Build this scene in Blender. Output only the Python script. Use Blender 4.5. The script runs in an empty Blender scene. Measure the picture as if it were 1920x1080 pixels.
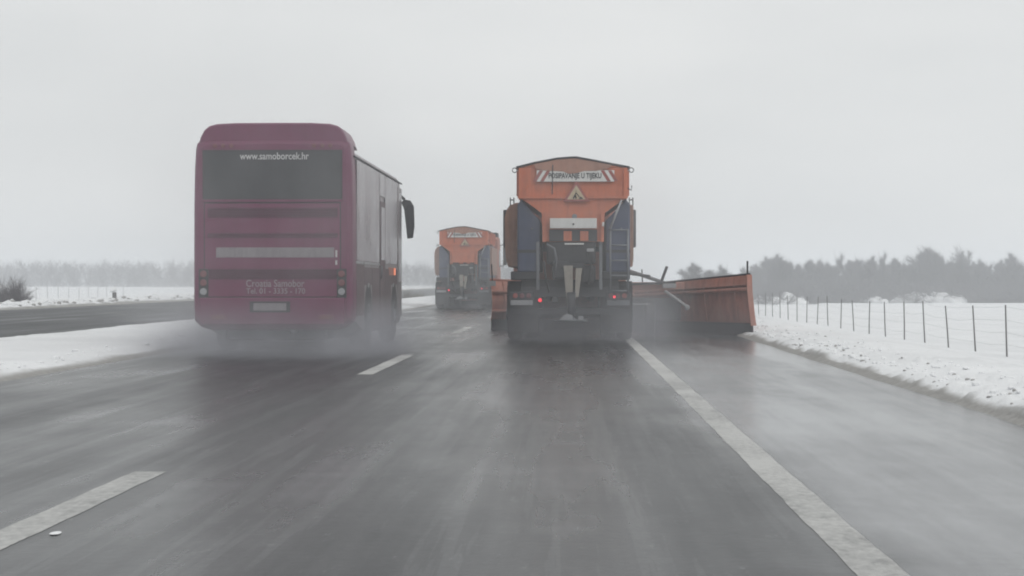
import bpy, bmesh, math, random
import numpy as np
from mathutils import Vector, Matrix, noise as mnoise

random.seed(7)
rng = np.random.default_rng(11)
SC = bpy.context.scene
COL = SC.collection
R = math.radians
PI = math.pi

# ------------------------------------------------------------------ camera
cam_d = bpy.data.cameras.new('camera')
cam_d.sensor_width = 36.0
cam_d.lens = 3500.0 / 1920.0 * 36.0
cam_d.clip_start = 0.1
cam_d.clip_end = 4000.0
cam = bpy.data.objects.new('camera', cam_d)
COL.objects.link(cam)
cam.location = (0, 0, 1.15)
cam.rotation_euler = (R(90 - 0.18), 0, R(1.718))
SC.camera = cam

# ------------------------------------------------------------------ world
SUN_EL, SUN_AZ = 48.0, 150.0          # behind the cloud, high and behind the left shoulder
W = bpy.data.worlds.new('World')
SC.world = W
W.use_nodes = True
nt = W.node_tree
nt.nodes.clear()
w_out = nt.nodes.new('ShaderNodeOutputWorld')
w_bg = nt.nodes.new('ShaderNodeBackground')
w_sky = nt.nodes.new('ShaderNodeTexSky')
w_sky.sky_type = 'NISHITA'
w_sky.sun_disc = False
w_sky.sun_elevation = R(SUN_EL)
w_sky.sun_rotation = R(SUN_AZ)
w_sky.dust_density = 6.0
w_hsv = nt.nodes.new('ShaderNodeHueSaturation')
w_hsv.inputs['Saturation'].default_value = 0.25
w_mix = nt.nodes.new('ShaderNodeMix')
w_mix.data_type = 'RGBA'
w_mix.inputs['Factor'].default_value = 0.93
w_tc = nt.nodes.new('ShaderNodeTexCoord')
w_map = nt.nodes.new('ShaderNodeMapping')
w_map.inputs['Scale'].default_value = (1.6, 1.6, 5.0)
w_n = nt.nodes.new('ShaderNodeTexNoise')
w_n.inputs['Scale'].default_value = 2.2
w_n.inputs['Detail'].default_value = 3.0
w_cr = nt.nodes.new('ShaderNodeValToRGB')
w_cr.color_ramp.elements[0].position = 0.30
w_cr.color_ramp.elements[0].color = (0.608, 0.624, 0.628, 1)
w_cr.color_ramp.elements[1].position = 0.72
w_cr.color_ramp.elements[1].color = (0.705, 0.714, 0.712, 1)
w_sc = nt.nodes.new('ShaderNodeVectorMath')
w_sc.operation = 'SCALE'
w_sc.inputs['Scale'].default_value = 12.2
L = nt.links.new
L(w_tc.outputs['Generated'], w_map.inputs['Vector'])
L(w_map.outputs['Vector'], w_n.inputs['Vector'])
L(w_n.outputs['Fac'], w_cr.inputs['Fac'])
L(w_cr.outputs['Color'], w_sc.inputs[0])
L(w_sky.outputs['Color'], w_hsv.inputs['Color'])
L(w_hsv.outputs['Color'], w_mix.inputs['A'])
L(w_sc.outputs['Vector'], w_mix.inputs['B'])
L(w_mix.outputs['Result'], w_bg.inputs['Color'])
w_bg.inputs['Strength'].default_value = 0.1
L(w_bg.outputs['Background'], w_out.inputs['Surface'])

sun_d = bpy.data.lights.new('sun', 'SUN')
sun_d.energy = 0.6
sun_d.angle = R(40)
sun_d.color = (1.0, 0.97, 0.93)
sun = bpy.data.objects.new('sun', sun_d)
COL.objects.link(sun)
sun.rotation_euler = (R(90 - SUN_EL), 0, R(180 - SUN_AZ) + R(0))
SC.view_settings.view_transform = 'Standard'
SC.view_settings.look = 'None'
SC.view_settings.exposure = 0.0
SC.view_settings.gamma = 1.0
SC.view_settings.use_curve_mapping = False
SC.cycles.use_denoising = True
SC.cycles.max_bounces = 8
SC.cycles.volume_bounces = 3
SC.cycles.volume_step_rate = 2.0
SC.cycles.volume_max_steps = 128
SC.cycles.filter_width = 1.9
SC.cycles.caustics_reflective = False
SC.cycles.caustics_refractive = False


# ------------------------------------------------------------------ materials
def new_mat(name):
    m = bpy.data.materials.new(name)
    m.use_nodes = True
    n = m.node_tree
    return m, n, n.nodes['Principled BSDF']


def noise_node(n, scale, detail=4.0, rough=0.55, vec=None, mapscale=None, coord='Object'):
    t = n.nodes.new('ShaderNodeTexNoise')
    t.inputs['Scale'].default_value = scale
    t.inputs['Detail'].default_value = detail
    t.inputs['Roughness'].default_value = rough
    tc = n.nodes.new('ShaderNodeTexCoord')
    mp = n.nodes.new('ShaderNodeMapping')
    if mapscale:
        mp.inputs['Scale'].default_value = mapscale
    n.links.new(tc.outputs[coord], mp.inputs['Vector'])
    n.links.new(mp.outputs['Vector'], t.inputs['Vector'])
    return t


def ramp(n, src, p0, p1, c0=(0, 0, 0, 1), c1=(1, 1, 1, 1)):
    r = n.nodes.new('ShaderNodeValToRGB')
    r.color_ramp.elements[0].position = p0
    r.color_ramp.elements[1].position = p1
    r.color_ramp.elements[0].color = c0
    r.color_ramp.elements[1].color = c1
    n.links.new(src, r.inputs['Fac'])
    return r.outputs['Color']


def mixc(n, fac, a, b):
    m = n.nodes.new('ShaderNodeMix')
    m.data_type = 'RGBA'
    for k, v in (('Factor', fac), ('A', a), ('B', b)):
        if hasattr(v, 'links'):
            n.links.new(v, m.inputs[k])
        else:
            m.inputs[k].default_value = v if k == 'Factor' else (*v[:3], 1)
    return m.outputs['Result']


def math_node(n, op, a, b=0.0):
    m = n.nodes.new('ShaderNodeMath')
    m.operation = op
    for i, v in enumerate((a, b)):
        if hasattr(v, 'links'):
            n.links.new(v, m.inputs[i])
        else:
            m.inputs[i].default_value = v
    return m.outputs[0]


def bump(n, b, src, strength, dist):
    bp = n.nodes.new('ShaderNodeBump')
    bp.inputs['Strength'].default_value = strength
    bp.inputs['Distance'].default_value = dist
    n.links.new(src, bp.inputs['Height'])
    n.links.new(bp.outputs['Normal'], b.inputs['Normal'])


GRIME = (0.20, 0.195, 0.195)


def paint(name, col, rough=0.4, grime=0.35, metal=0.0, scale=1.3, spec=0.5, grime_col=GRIME):
    """painted or bare metal under a patchy film of dried salt and road dirt"""
    m, n, b = new_mat(name)
    big = noise_node(n, scale, 5, 0.6, mapscale=(1, 1, 0.6))
    fine = noise_node(n, scale * 9, 3, 0.6, mapscale=(1.5, 1.5, 0.35))
    s = math_node(n, 'ADD', math_node(n, 'MULTIPLY', big.outputs['Fac'], 0.65),
                  math_node(n, 'MULTIPLY', fine.outputs['Fac'], 0.35))
    f = ramp(n, s, 0.5 - 0.28, 0.5 + 0.26)
    f2 = math_node(n, 'MULTIPLY', f, min(1.0, grime * 2.0))
    L2 = n.links.new
    run = noise_node(n, 1.0, 5, 0.7, mapscale=(7 * scale, 7 * scale, 0.5 * scale))      # dirty run marks
    spl = noise_node(n, 4.0 * scale, 7, 0.75)                                            # splashes
    d = math_node(n, 'ADD', math_node(n, 'MULTIPLY', run.outputs['Fac'], 0.55), math_node(n, 'MULTIPLY', spl.outputs['Fac'], 0.45))
    d = math_node(n, 'MULTIPLY', ramp(n, d, 0.46, 0.68), min(0.75, grime * 1.9))
    cc = mixc(n, f2, col, grime_col)
    L2(mixc(n, d, cc, tuple(0.35 * a + 0.018 for a in col)), b.inputs['Base Color'])
    L2(math_node(n, 'ADD', math_node(n, 'MULTIPLY', f2, 0.4), rough), b.inputs['Roughness'])
    b.inputs['Metallic'].default_value = metal
    b.inputs['Specular IOR Level'].default_value = spec
    return m


def lamp_mat(name, col, strength):
    m, n, b = new_mat(name)
    b.inputs['Base Color'].default_value = (*col, 1)
    b.inputs['Roughness'].default_value = 0.3
    b.inputs['Emission Color'].default_value = (*col, 1)
    b.inputs['Emission Strength'].default_value = strength
    return m


M = {}
M['maroon'] = paint('maroon_paint', (0.140, 0.008, 0.056), 0.32, 0.19, grime_col=(0.15, 0.085, 0.14))
M['silver'] = paint('mauve_grey_paint', (0.36, 0.33, 0.35), 0.30, 0.35, metal=0.25)
M['skirt'] = paint('dirty_maroon_skirt', (0.105, 0.045, 0.06), 0.45, 0.4, grime_col=(0.14, 0.125, 0.13))
M['tint_glass'] = paint('tinted_glass', (0.014, 0.016, 0.021), 0.10, 0.12, grime_col=(0.14, 0.14, 0.15))
M['side_glass'] = paint('dusty_side_glass', (0.085, 0.045, 0.062), 0.13, 0.25, spec=0.6, grime_col=(0.15, 0.12, 0.14))
M['black'] = paint('black_rubber', (0.014, 0.014, 0.017), 0.7, 0.2, grime_col=(0.085, 0.085, 0.09))
M['dark'] = paint('dark_steel', (0.020, 0.022, 0.028), 0.6, 0.2, grime_col=(0.09, 0.09, 0.095))
M['grey'] = paint('galvanised_steel', (0.16, 0.175, 0.20), 0.45, 0.3, metal=0.3)
M['orange'] = paint('orange_paint', (0.60, 0.130, 0.035), 0.45, 0.26, scale=1.6, grime_col=(0.24, 0.19, 0.175))
M['red_orange'] = paint('red_orange_paint', (0.55, 0.155, 0.09), 0.5, 0.46, scale=0.9, grime_col=(0.30, 0.235, 0.21))
M['blue'] = paint('blue_plastic', (0.024, 0.044, 0.115), 0.5, 0.34, scale=1.5, grime_col=(0.13, 0.135, 0.15))
M['white'] = paint('white_panel', (0.72, 0.72, 0.70), 0.45, 0.14, scale=3)
M['lettering'] = paint('pale_lettering', (0.60, 0.60, 0.60), 0.5, 0.16, scale=3)
M['faint_lettering'] = paint('faint_lettering', (0.25, 0.22, 0.245), 0.5, 0.3, scale=3)
M['tel_lettering'] = paint('grey_lettering', (0.30, 0.27, 0.29), 0.5, 0.2, scale=3)
M['beige'] = paint('beige_chute', (0.30, 0.27, 0.22), 0.5, 0.35, scale=2.5)
M['locker'] = paint('faded_orange_locker', (0.44, 0.20, 0.12), 0.5, 0.4)
M['tarp'] = paint('faded_tarpaulin', (0.42, 0.19, 0.12), 0.7, 0.3)
M['sign_red'] = paint('sign_red', (0.36, 0.045, 0.03), 0.45, 0.3, scale=3)
M['sign_pale'] = paint('sign_pale', (0.55, 0.44, 0.28), 0.45, 0.22, scale=3)
M['lamp_red'] = lamp_mat('tail_lamp_lit', (0.9, 0.03, 0.05), 1.2)
M['lamp_red_off'] = paint('red_lens', (0.16, 0.02, 0.03), 0.25, 0.2)
M['glow_amber'] = lamp_mat('amber_emission', (0.95, 0.22, 0.08), 0.7)  # emissive amber for the small patch on the coach side
M['lens_grey'] = paint('clear_lens', (0.36, 0.37, 0.39), 0.2, 0.25)
M['post'] = paint('weathered_post', (0.085, 0.08, 0.078), 0.8, 0.2, scale=4)
M['wire'] = paint('fence_wire', (0.25, 0.25, 0.26), 0.6, 0.2)
M['bark'] = paint('bare_bark', (0.060, 0.052, 0.052), 0.9, 0.25, scale=0.5, grime_col=(0.13, 0.12, 0.12))
M['twig'] = paint('bare_twigs', (0.105, 0.092, 0.105), 0.9, 0.3, scale=0.35, grime_col=(0.15, 0.14, 0.14))
M['grass'] = paint('dry_grass', (0.16, 0.14, 0.10), 0.9, 0.3, scale=2)


def snow_mat():
    m, n, b = new_mat('snow')
    big = noise_node(n, 0.35, 5, 0.6)
    fine = noise_node(n, 7.0, 4, 0.7)
    c = mixc(n, ramp(n, big.outputs['Fac'], 0.35, 0.7), (0.80, 0.81, 0.82), (0.69, 0.70, 0.71))
    # grit thrown up by ploughs lies along each road edge (vertex attribute: distance from the edge)
    at = n.nodes.new('ShaderNodeAttribute')
    at.attribute_name = 'grit'
    g = math_node(n, 'ADD', at.outputs['Fac'],
                  math_node(n, 'MULTIPLY', math_node(n, 'SUBTRACT', fine.outputs['Fac'], 0.5), 0.5))
    g = ramp(n, g, 0.35, 0.75)
    slush = mixc(n, ramp(n, fine.outputs['Fac'], 0.35, 0.7), (0.26, 0.253, 0.24), (0.38, 0.372, 0.36))
    c2 = mixc(n, g, c, slush)
    spk = noise_node(n, 3.2, 6, 0.75)
    c3 = mixc(n, math_node(n, 'MULTIPLY', ramp(n, spk.outputs['Fac'], 0.66, 0.74), 0.55), c2, (0.36, 0.35, 0.33))
    n.links.new(c3, b.inputs['Base Color'])
    b.inputs['Roughness'].default_value = 0.75
    b.inputs['Specular IOR Level'].default_value = 0.25
    bump(n, b, fine.outputs['Fac'], 0.6, 0.05)
    return m


M['snow'] = snow_mat()
m, n, b = new_mat('snow_clump')
b.inputs['Base Color'].default_value = (0.80, 0.81, 0.82, 1)
b.inputs['Roughness'].default_value = 0.8
M['snow_clump'] = m
M['dirty_clod'] = paint('dirty_snow_clod', (0.48, 0.47, 0.46), 0.8, 0.3, scale=3)


def asphalt(name, film_lo, film_hi, seed, rough=0.45):
    m, n, b = new_mat(name)
    tr = noise_node(n, 1.0, 4, 0.6, mapscale=(1.15, 0.045, 1))       # wheel tracks drawn out along the road
    pt = noise_node(n, 0.32, 6, 0.62, mapscale=(1.0, 0.35, 1))       # wide patches
    cr = noise_node(n, 1.0, 4, 0.6, mapscale=(0.5, 1.6, 1))          # cross smears of slush
    fi = noise_node(n, 60.0, 3, 0.6)
    for k, t in enumerate((tr, pt, cr)):
        t.inputs['Vector'].links[0].from_node.inputs['Location'].default_value = (seed + k * 3.1, seed * 2, 0)
    # lateral position
    tc = n.nodes.new('ShaderNodeTexCoord')
    sx = n.nodes.new('ShaderNodeSeparateXYZ')
    n.links.new(tc.outputs['Object'], sx.inputs[0])
    shoulder = n.nodes.new('ShaderNodeMapRange')
    shoulder.inputs['From Min'].default_value = film_lo
    shoulder.inputs['From Max'].default_value = film_hi
    n.links.new(math_node(n, 'ADD', sx.outputs['X'],
                          math_node(n, 'MULTIPLY', math_node(n, 'SUBTRACT', pt.outputs['Fac'], 0.5), 1.2)),
                shoulder.inputs['Value'])
    sh = shoulder.outputs['Result']
    base = mixc(n, fi.outputs['Fac'], (0.024, 0.026, 0.029), (0.060, 0.062, 0.065))
    gr = noise_node(n, 16.0, 6, 0.75)
    base = mixc(n, math_node(n, 'MULTIPLY', ramp(n, gr.outputs['Fac'], 0.42, 0.66), 0.6), base, (0.095, 0.097, 0.10))
    base = mixc(n, math_node(n, 'MULTIPLY', ramp(n, tr.outputs['Fac'], 0.42, 0.70), 0.8), base, (0.075, 0.078, 0.082))
    f = math_node(n, 'ADD', math_node(n, 'MULTIPLY', tr.outputs['Fac'], 0.45),
                  math_node(n, 'ADD', math_node(n, 'MULTIPLY', pt.outputs['Fac'], 0.35),
                            math_node(n, 'MULTIPLY', cr.outputs['Fac'], 0.20)))
    f = math_node(n, 'ADD', f, math_node(n, 'MULTIPLY', sh, 0.20))
    film = ramp(n, f, 0.53, 0.74)
    st = noise_node(n, 1.0, 5, 0.65, mapscale=(4.5, 0.11, 1))         # narrow tyre and plough streaks, with pale reflection streaks painted in
    base = mixc(n, math_node(n, 'MULTIPLY', ramp(n, st.outputs['Fac'], 0.52, 0.72), 0.38), base, (0.15, 0.153, 0.158))
    base = mixc(n, math_node(n, 'MULTIPLY', ramp(n, st.outputs['Fac'], 0.46, 0.30), 0.6), base, (0.020, 0.021, 0.024))
    fl = noise_node(n, 5.0, 8, 0.8, mapscale=(1.6, 0.5, 1))           # salt and slush flecks
    base = mixc(n, math_node(n, 'MULTIPLY', ramp(n, fl.outputs['Fac'], 0.60, 0.68), 0.5), base, (0.26, 0.265, 0.27))
    col = mixc(n, math_node(n, 'MULTIPLY', film, 0.75), base, (0.25, 0.258, 0.268))
    n.links.new(col, b.inputs['Base Color'])
    wet = ramp(n, math_node(n, 'ADD', math_node(n, 'MULTIPLY', pt.outputs['Fac'], 0.5),
                            math_node(n, 'MULTIPLY', tr.outputs['Fac'], 0.5)), 0.36, 0.62)
    ro = math_node(n, 'SUBTRACT', rough, math_node(n, 'MULTIPLY', wet, 0.25))
    ro = math_node(n, 'SUBTRACT', ro, math_node(n, 'MULTIPLY', sh, 0.18))
    n.links.new(math_node(n, 'MAXIMUM', ro, 0.10), b.inputs['Roughness'])
    b.inputs['IOR'].default_value = 1.36
    h = math_node(n, 'ADD', math_node(n, 'MULTIPLY', fi.outputs['Fac'], 0.3), math_node(n, 'ADD', math_node(n, 'MULTIPLY', gr.outputs['Fac'], 0.8), math_node(n, 'ADD', math_node(n, 'MULTIPLY', fl.outputs['Fac'], 0.7), cr.outputs['Fac'])))
    bump(n, b, h, 0.25, 0.012)
    return m


M['asphalt'] = asphalt('wet_asphalt', 0.9, 2.0, 1.7)
M['asphalt_far'] = asphalt('wet_asphalt_opposite', 60.0, 61.0, 9.3, 0.75)


def marking_mat():
    m, n, b = new_mat('worn_road_paint')
    fi = noise_node(n, 22.0, 6, 0.75, mapscale=(1, 0.5, 1))
    lo = noise_node(n, 1.1, 4, 0.6, mapscale=(1, 0.5, 1))
    s = math_node(n, 'ADD', math_node(n, 'MULTIPLY', fi.outputs['Fac'], 0.5), math_node(n, 'MULTIPLY', lo.outputs['Fac'], 0.5))
    c = mixc(n, ramp(n, s, 0.42, 0.60), (0.46, 0.46, 0.445), (0.26, 0.26, 0.255))
    hole = noise_node(n, 9.0, 8, 0.8, mapscale=(1, 0.35, 1))
    h2 = math_node(n, 'ADD', math_node(n, 'MULTIPLY', hole.outputs['Fac'], 0.7), math_node(n, 'MULTIPLY', lo.outputs['Fac'], 0.3))
    n.links.new(mixc(n, math_node(n, 'MULTIPLY', ramp(n, h2, 0.52, 0.62), 0.45), c, (0.085, 0.086, 0.087)), b.inputs['Base Color'])
    b.inputs['Roughness'].default_value = 0.5
    return m


M['marking'] = marking_mat()


# ------------------------------------------------------------------ mesh helpers
def link(name, mesh, mat=None, parent=None):
    o = bpy.data.objects.new(name, mesh)
    COL.objects.link(o)
    if mat is not None:
        mesh.materials.append(M[mat] if isinstance(mat, str) else mat)
    if parent is not None:
        o.parent = parent
    return o


def from_bm(name, bm, mat, parent=None, smooth=False):
    me = bpy.data.meshes.new(name)
    bmesh.ops.recalc_face_normals(bm, faces=bm.faces)
    bm.to_mesh(me)
    bm.free()
    if smooth:
        for p in me.polygons:
            p.use_smooth = True
    return link(name, me, mat, parent)


def tag(o, label, cat, group=None, kind=None):
    o['label'] = label
    o['category'] = cat
    if group:
        o['group'] = group
    if kind:
        o['kind'] = kind
    return o


def structure(o):
    o['kind'] = 'structure'
    return o


def empty(name, loc, rz=0.0):
    o = bpy.data.objects.new(name, None)
    COL.objects.link(o)
    o.location = loc
    o.rotation_euler = (0, 0, rz)
    o.empty_display_size = 0.3
    return o


def add_box(bm, x0, x1, y0, y1, z0, z1, bevel=0.0, mat=None):
    g = bmesh.ops.create_cube(bm, size=1.0)
    vs = g['verts']
    for v in vs:
        v.co = Vector(((x0 + x1) / 2 + v.co.x * (x1 - x0), (y0 + y1) / 2 + v.co.y * (y1 - y0),
                       (z0 + z1) / 2 + v.co.z * (z1 - z0)))
    if mat is not None:
        bmesh.ops.transform(bm, matrix=mat, verts=vs)
    if bevel > 0:
        es = set()
        for v in vs:
            es.update(v.link_edges)
        bmesh.ops.bevel(bm, geom=list(es), offset=bevel, segments=2, affect='EDGES', profile=0.6)


def box(name, x0, x1, y0, y1, z0, z1, mat, parent=None, bevel=0.0):
    bm = bmesh.new()
    add_box(bm, x0, x1, y0, y1, z0, z1, bevel)
    return from_bm(name, bm, mat, parent)


def add_tube(bm, pts, r, seg=8, r1=None):
    pts = [Vector(p) for p in pts]
    rings = []
    n_ = len(pts)
    for i, p in enumerate(pts):
        d = (pts[min(i + 1, n_ - 1)] - pts[max(i - 1, 0)]).normalized()
        up = Vector((0, 0, 1)) if abs(d.z) < 0.9 else Vector((1, 0, 0))
        a = d.cross(up).normalized()
        c = d.cross(a).normalized()
        rr = r if r1 is None else r + (r1 - r) * i / (n_ - 1)
        rings.append([bm.verts.new(p + (a * math.cos(t) + c * math.sin(t)) * rr)
                      for t in [2 * PI * k / seg for k in range(seg)]])
    for i in range(n_ - 1):
        for k in range(seg):
            bm.faces.new((rings[i][k], rings[i][(k + 1) % seg], rings[i + 1][(k + 1) % seg], rings[i + 1][k]))
    bm.faces.new(rings[0])
    bm.faces.new(rings[-1][::-1])


def tube(name, pts, r, mat, parent=None, seg=8, r1=None):
    bm = bmesh.new()
    add_tube(bm, pts, r, seg, r1)
    return from_bm(name, bm, mat, parent, smooth=True)


def loft(bm, sections, cap=True):
    """sections: list of equally long closed point loops"""
    rings = [[bm.verts.new(p) for p in s] for s in sections]
    k = len(rings[0])
    for a, c in zip(rings[:-1], rings[1:]):
        for i in range(k):
            bm.faces.new((a[i], a[(i + 1) % k], c[(i + 1) % k], c[i]))
    if cap:
        bm.faces.new(rings[0][::-1])
        bm.faces.new(rings[-1])


def prism_y(name, poly, y0, y1, mat, parent=None, bevel=0.0):
    """polygon in x,z drawn out along y"""
    bm = bmesh.new()
    loft(bm, [[(x, y0, z) for x, z in poly], [(x, y1, z) for x, z in poly]])
    if bevel:
        bmesh.ops.bevel(bm, geom=list(bm.edges), offset=bevel, segments=2, affect='EDGES', profile=0.6)
    return from_bm(name, bm, mat, parent)


def prism_x(name, poly, x0, x1, mat, parent=None, bevel=0.0):
    bm = bmesh.new()
    loft(bm, [[(x0, y, z) for y, z in poly], [(x1, y, z) for y, z in poly]])
    if bevel:
        bmesh.ops.bevel(bm, geom=list(bm.edges), offset=bevel, segments=2, affect='EDGES', profile=0.6)
    return from_bm(name, bm, mat, parent)


def add_lathe_x(bm, prof, cx, cy, cz, seg=28):
    """profile (x, radius) turned about an axis along x"""
    rings = []
    for x, r in prof:
        rings.append([bm.verts.new((cx + x, cy + math.cos(t) * r, cz + math.sin(t) * r))
                      for t in [2 * PI * k / seg for k in range(seg)]])
    for a, c in zip(rings[:-1], rings[1:]):
        for i in range(seg):
            bm.faces.new((a[i], a[(i + 1) % seg], c[(i + 1) % seg], c[i]))
    bm.faces.new(rings[0][::-1])
    bm.faces.new(rings[-1])


def lathe_z(name, prof, cx, cy, z0, mat, parent=None, seg=28):
    bm = bmesh.new()
    rings = []
    for z, r in prof:
        rings.append([bm.verts.new((cx + math.cos(t) * r, cy + math.sin(t) * r, z0 + z))
                      for t in [2 * PI * k / seg for k in range(seg)]])
    for a, c in zip(rings[:-1], rings[1:]):
        for i in range(seg):
            bm.faces.new((a[i], a[(i + 1) % seg], c[(i + 1) % seg], c[i]))
    bm.faces.new(rings[0][::-1])
    bm.faces.new(rings[-1])
    return from_bm(name, bm, mat, parent, smooth=False)


def disc_y(name, x, y, z, r, depth, mat, parent=None, seg=18):
    """round lens facing -y"""
    bm = bmesh.new()
    secs = []
    for yy, rr in ((y, r), (y - depth * 0.6, r), (y - depth, r * 0.75)):
        secs.append([(x + math.cos(t) * rr, yy, z + math.sin(t) * rr) for t in [2 * PI * k / seg for k in range(seg)]])
    loft(bm, secs)
    return from_bm(name, bm, mat, parent, smooth=False)


def wheel(parent, x, y, r, w, side):
    """tyre with a rim; side = +1 faces +x"""
    bm = bmesh.new()
    hw = w / 2
    add_lathe_x(bm, [(-hw, r * 0.55), (-hw, r * 0.86), (-hw * 0.8, r * 0.96), (-hw * 0.5, r), (hw * 0.5, r),
                     (hw * 0.8, r * 0.96), (hw, r * 0.86), (hw, r * 0.55)], x, y, r)
    t = from_bm('wheel', bm, 'black', parent)
    bm = bmesh.new()
    s = side
    pr = [(s * (hw - 0.10), r * 0.56), (s * (hw + 0.006), r * 0.56), (s * (hw + 0.004), r * 0.50), (s * (hw - 0.06), r * 0.44),
          (s * (hw - 0.05), r * 0.24), (s * (hw + 0.03), r * 0.22), (s * (hw + 0.03), r * 0.12)]
    add_lathe_x(bm, pr, x, y, r, 24)
    from_bm('rim', bm, 'grey', t)
    return t


def text(name, s, size, loc, mat, parent, width=None, align='CENTER', depth=0.004, bold=0.0, rx=R(90)):
    cu = bpy.data.curves.new(name, 'FONT')
    cu.body = s
    cu.size = size
    cu.align_x = align
    cu.align_y = 'CENTER'
    cu.extrude = depth
    cu.offset = bold
    cu.resolution_u = 3
    tmp = bpy.data.objects.new('tmp_text', cu)
    COL.objects.link(tmp)
    dg = bpy.context.evaluated_depsgraph_get()
    me = bpy.data.meshes.new_from_object(tmp.evaluated_get(dg))
    bpy.data.objects.remove(tmp)
    bpy.data.curves.remove(cu)
    xs = [v.co.x for v in me.vertices]
    k = 1.0
    if width and xs:
        k = width / (max(xs) - min(xs))
    rot = Matrix.Rotation(rx, 4, 'X')
    for v in me.vertices:
        v.co.x *= k
        v.co = rot @ v.co + Vector(loc)
    me.name = name
    me.materials.clear()
    return link(name, me, mat, parent)


# ------------------------------------------------------------------ terrain
ROAD_L, ROAD_R = -6.5, 3.6
OPP_R, OPP_L = -11.0, -23.0


def fbm(x, y, sc, oct_=4, seed=0.0):
    """value noise, vectorised"""
    tot = np.zeros_like(x)
    amp, norm = 1.0, 0.0
    for o in range(oct_):
        px, py = x * sc + seed * 17.3 + o * 31.7, y * sc + seed * 5.1 + o * 11.9
        ix, iy = np.floor(px), np.floor(py)
        fx, fy = px - ix, py - iy
        fx, fy = fx * fx * (3 - 2 * fx), fy * fy * (3 - 2 * fy)

        def h(a, c):
            v = np.sin(a * 127.1 + c * 311.7) * 43758.5453
            return v - np.floor(v)
        tot += amp * ((h(ix, iy) * (1 - fx) + h(ix + 1, iy) * fx) * (1 - fy) + (h(ix, iy + 1) * (1 - fx) + h(ix + 1, iy + 1) * fx) * fy)
        norm += amp
        amp *= 0.5
        sc *= 2.05
    return tot / norm - 0.5


PX = [-900, -200, -70, -45, -30, -25.5, -24.2, -23.35, -23.0, -22.8, -17, -11.2, -11.0, -10.7, -9.9, -7.6, -6.95, -6.62, -6.5, -6.3, 0, 3.4,
      3.6, 3.72, 3.87, 4.4, 5.4, 6.5, 8.0, 10.0, 12.0, 14.0, 30.0, 60.0, 900]
PZ = [-0.6, -0.6, -0.85, -0.70, -0.10, 0.12, 0.27, 0.16, 0.0, -0.15, -0.15, -0.15, 0.0, 0.09, 0.13, 0.13, 0.12, 0.04, 0.0, -0.15, -0.15, -0.15,
      0.0, 0.055, 0.115, 0.16, 0.13, -0.04, -0.36, -0.68, -0.90, -0.97, -1.05, -1.10, -1.1]


def ground_z(x, y):
    x = np.asarray(x, float)
    y = np.asarray(y, float)
    # edges wander a little
    wob = fbm(x * 0 + 3.0, y, 0.35, 3, 2.0) * 0.16 * (np.abs(x) > 3.0)
    z = np.interp(x + np.where(x > 0, wob, -wob), PX, PZ)
    off = (x > 3.7) | (x < -23.2) | ((x > -10.8) & (x < -6.7))
    near = np.clip(1.2 - np.abs(y) / 260.0, 0.15, 1)
    n1 = fbm(x, y, 0.45, 4, 1.0) * 0.16
    n2 = fbm(x, y, 2.6, 3, 4.0) * 0.12 * near
    n3 = np.maximum(fbm(x, y, 5.5, 2, 6.0) - 0.16, 0) * 0.2 * near
    edge = np.exp(-np.abs(x - 4.3) / 0.8) + np.exp(-np.abs(x + 24.0) / 0.7) * 3.0 + 0.25
    med = ((x > -10.8) & (x < -6.7))
    z = z + np.where(off, n1 * np.where(med, 0.35, 1.0) + (n2 + n3) * np.where(med, 0.35, edge), 0.0)
    # fields roll away from the road
    far_r = np.clip((y - 60) / 220.0, 0, 1) * np.clip((x - 12) / 10, 0, 1)
    z = z - far_r * 0.75
    far_l = np.clip((y - 300) / 130.0, 0, 1) * np.clip((-x - 26) / 12, 0, 1)
    z = z + far_l * 0.72
    # broad undulation
    z = z + fbm(x, y, 0.012, 2, 9.0) * 0.6 * np.clip((np.abs(x + 5) - 40) / 60, 0, 1)
    return z


def axis(parts):
    out = []
    for a, c, s in parts:
        out += list(np.arange(a, c, s))
    return np.array(sorted(set(np.round(out, 4))))


gx = axis([(-900, -200, 50), (-200, -60, 6), (-60, -26, 1.2), (-26, -22.6, 0.14), (-22.6, -11.3, 3.0), (-11.3, -10.5, 0.08), (-10.5, -7.2, 0.18),
           (-7.2, -6.3, 0.045), (-6.3, 3.3, 2.4), (3.3, 5.0, 0.04), (5.0, 8.0, 0.11), (8.0, 14, 0.3), (14, 40, 1.3), (40, 120, 5), (120, 901, 60)])
ys = [-30.0]
while ys[-1] < 1500:
    y = ys[-1]
    ys.append(y + (1.5 if y < 8 else max(0.10, 0.0055 * y)))
gy = np.array(ys)
XX, YY = np.meshgrid(gx, gy)
ZZ = ground_z(XX, YY)
verts = np.stack([XX.ravel(), YY.ravel(), ZZ.ravel()], 1)
nx, ny = len(gx), len(gy)
idx = np.arange(nx * ny).reshape(ny, nx)
quads = np.stack([idx[:-1, :-1].ravel(), idx[:-1, 1:].ravel(), idx[1:, 1:].ravel(), idx[1:, :-1].ravel()], 1)


def np_mesh(name, v, q):
    me = bpy.data.meshes.new(name)
    k = q.shape[1]
    me.vertices.add(len(v))
    me.vertices.foreach_set('co', np.ascontiguousarray(v, dtype=np.float32).ravel())
    me.loops.add(q.size)
    me.loops.foreach_set('vertex_index', np.ascontiguousarray(q, dtype=np.int32).ravel())
    me.polygons.add(len(q))
    me.polygons.foreach_set('loop_start', np.arange(0, q.size, k, dtype=np.int32))
    me.polygons.foreach_set('loop_total', np.full(len(q), k, dtype=np.int32))
    me.update(calc_edges=True)
    return me


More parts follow.
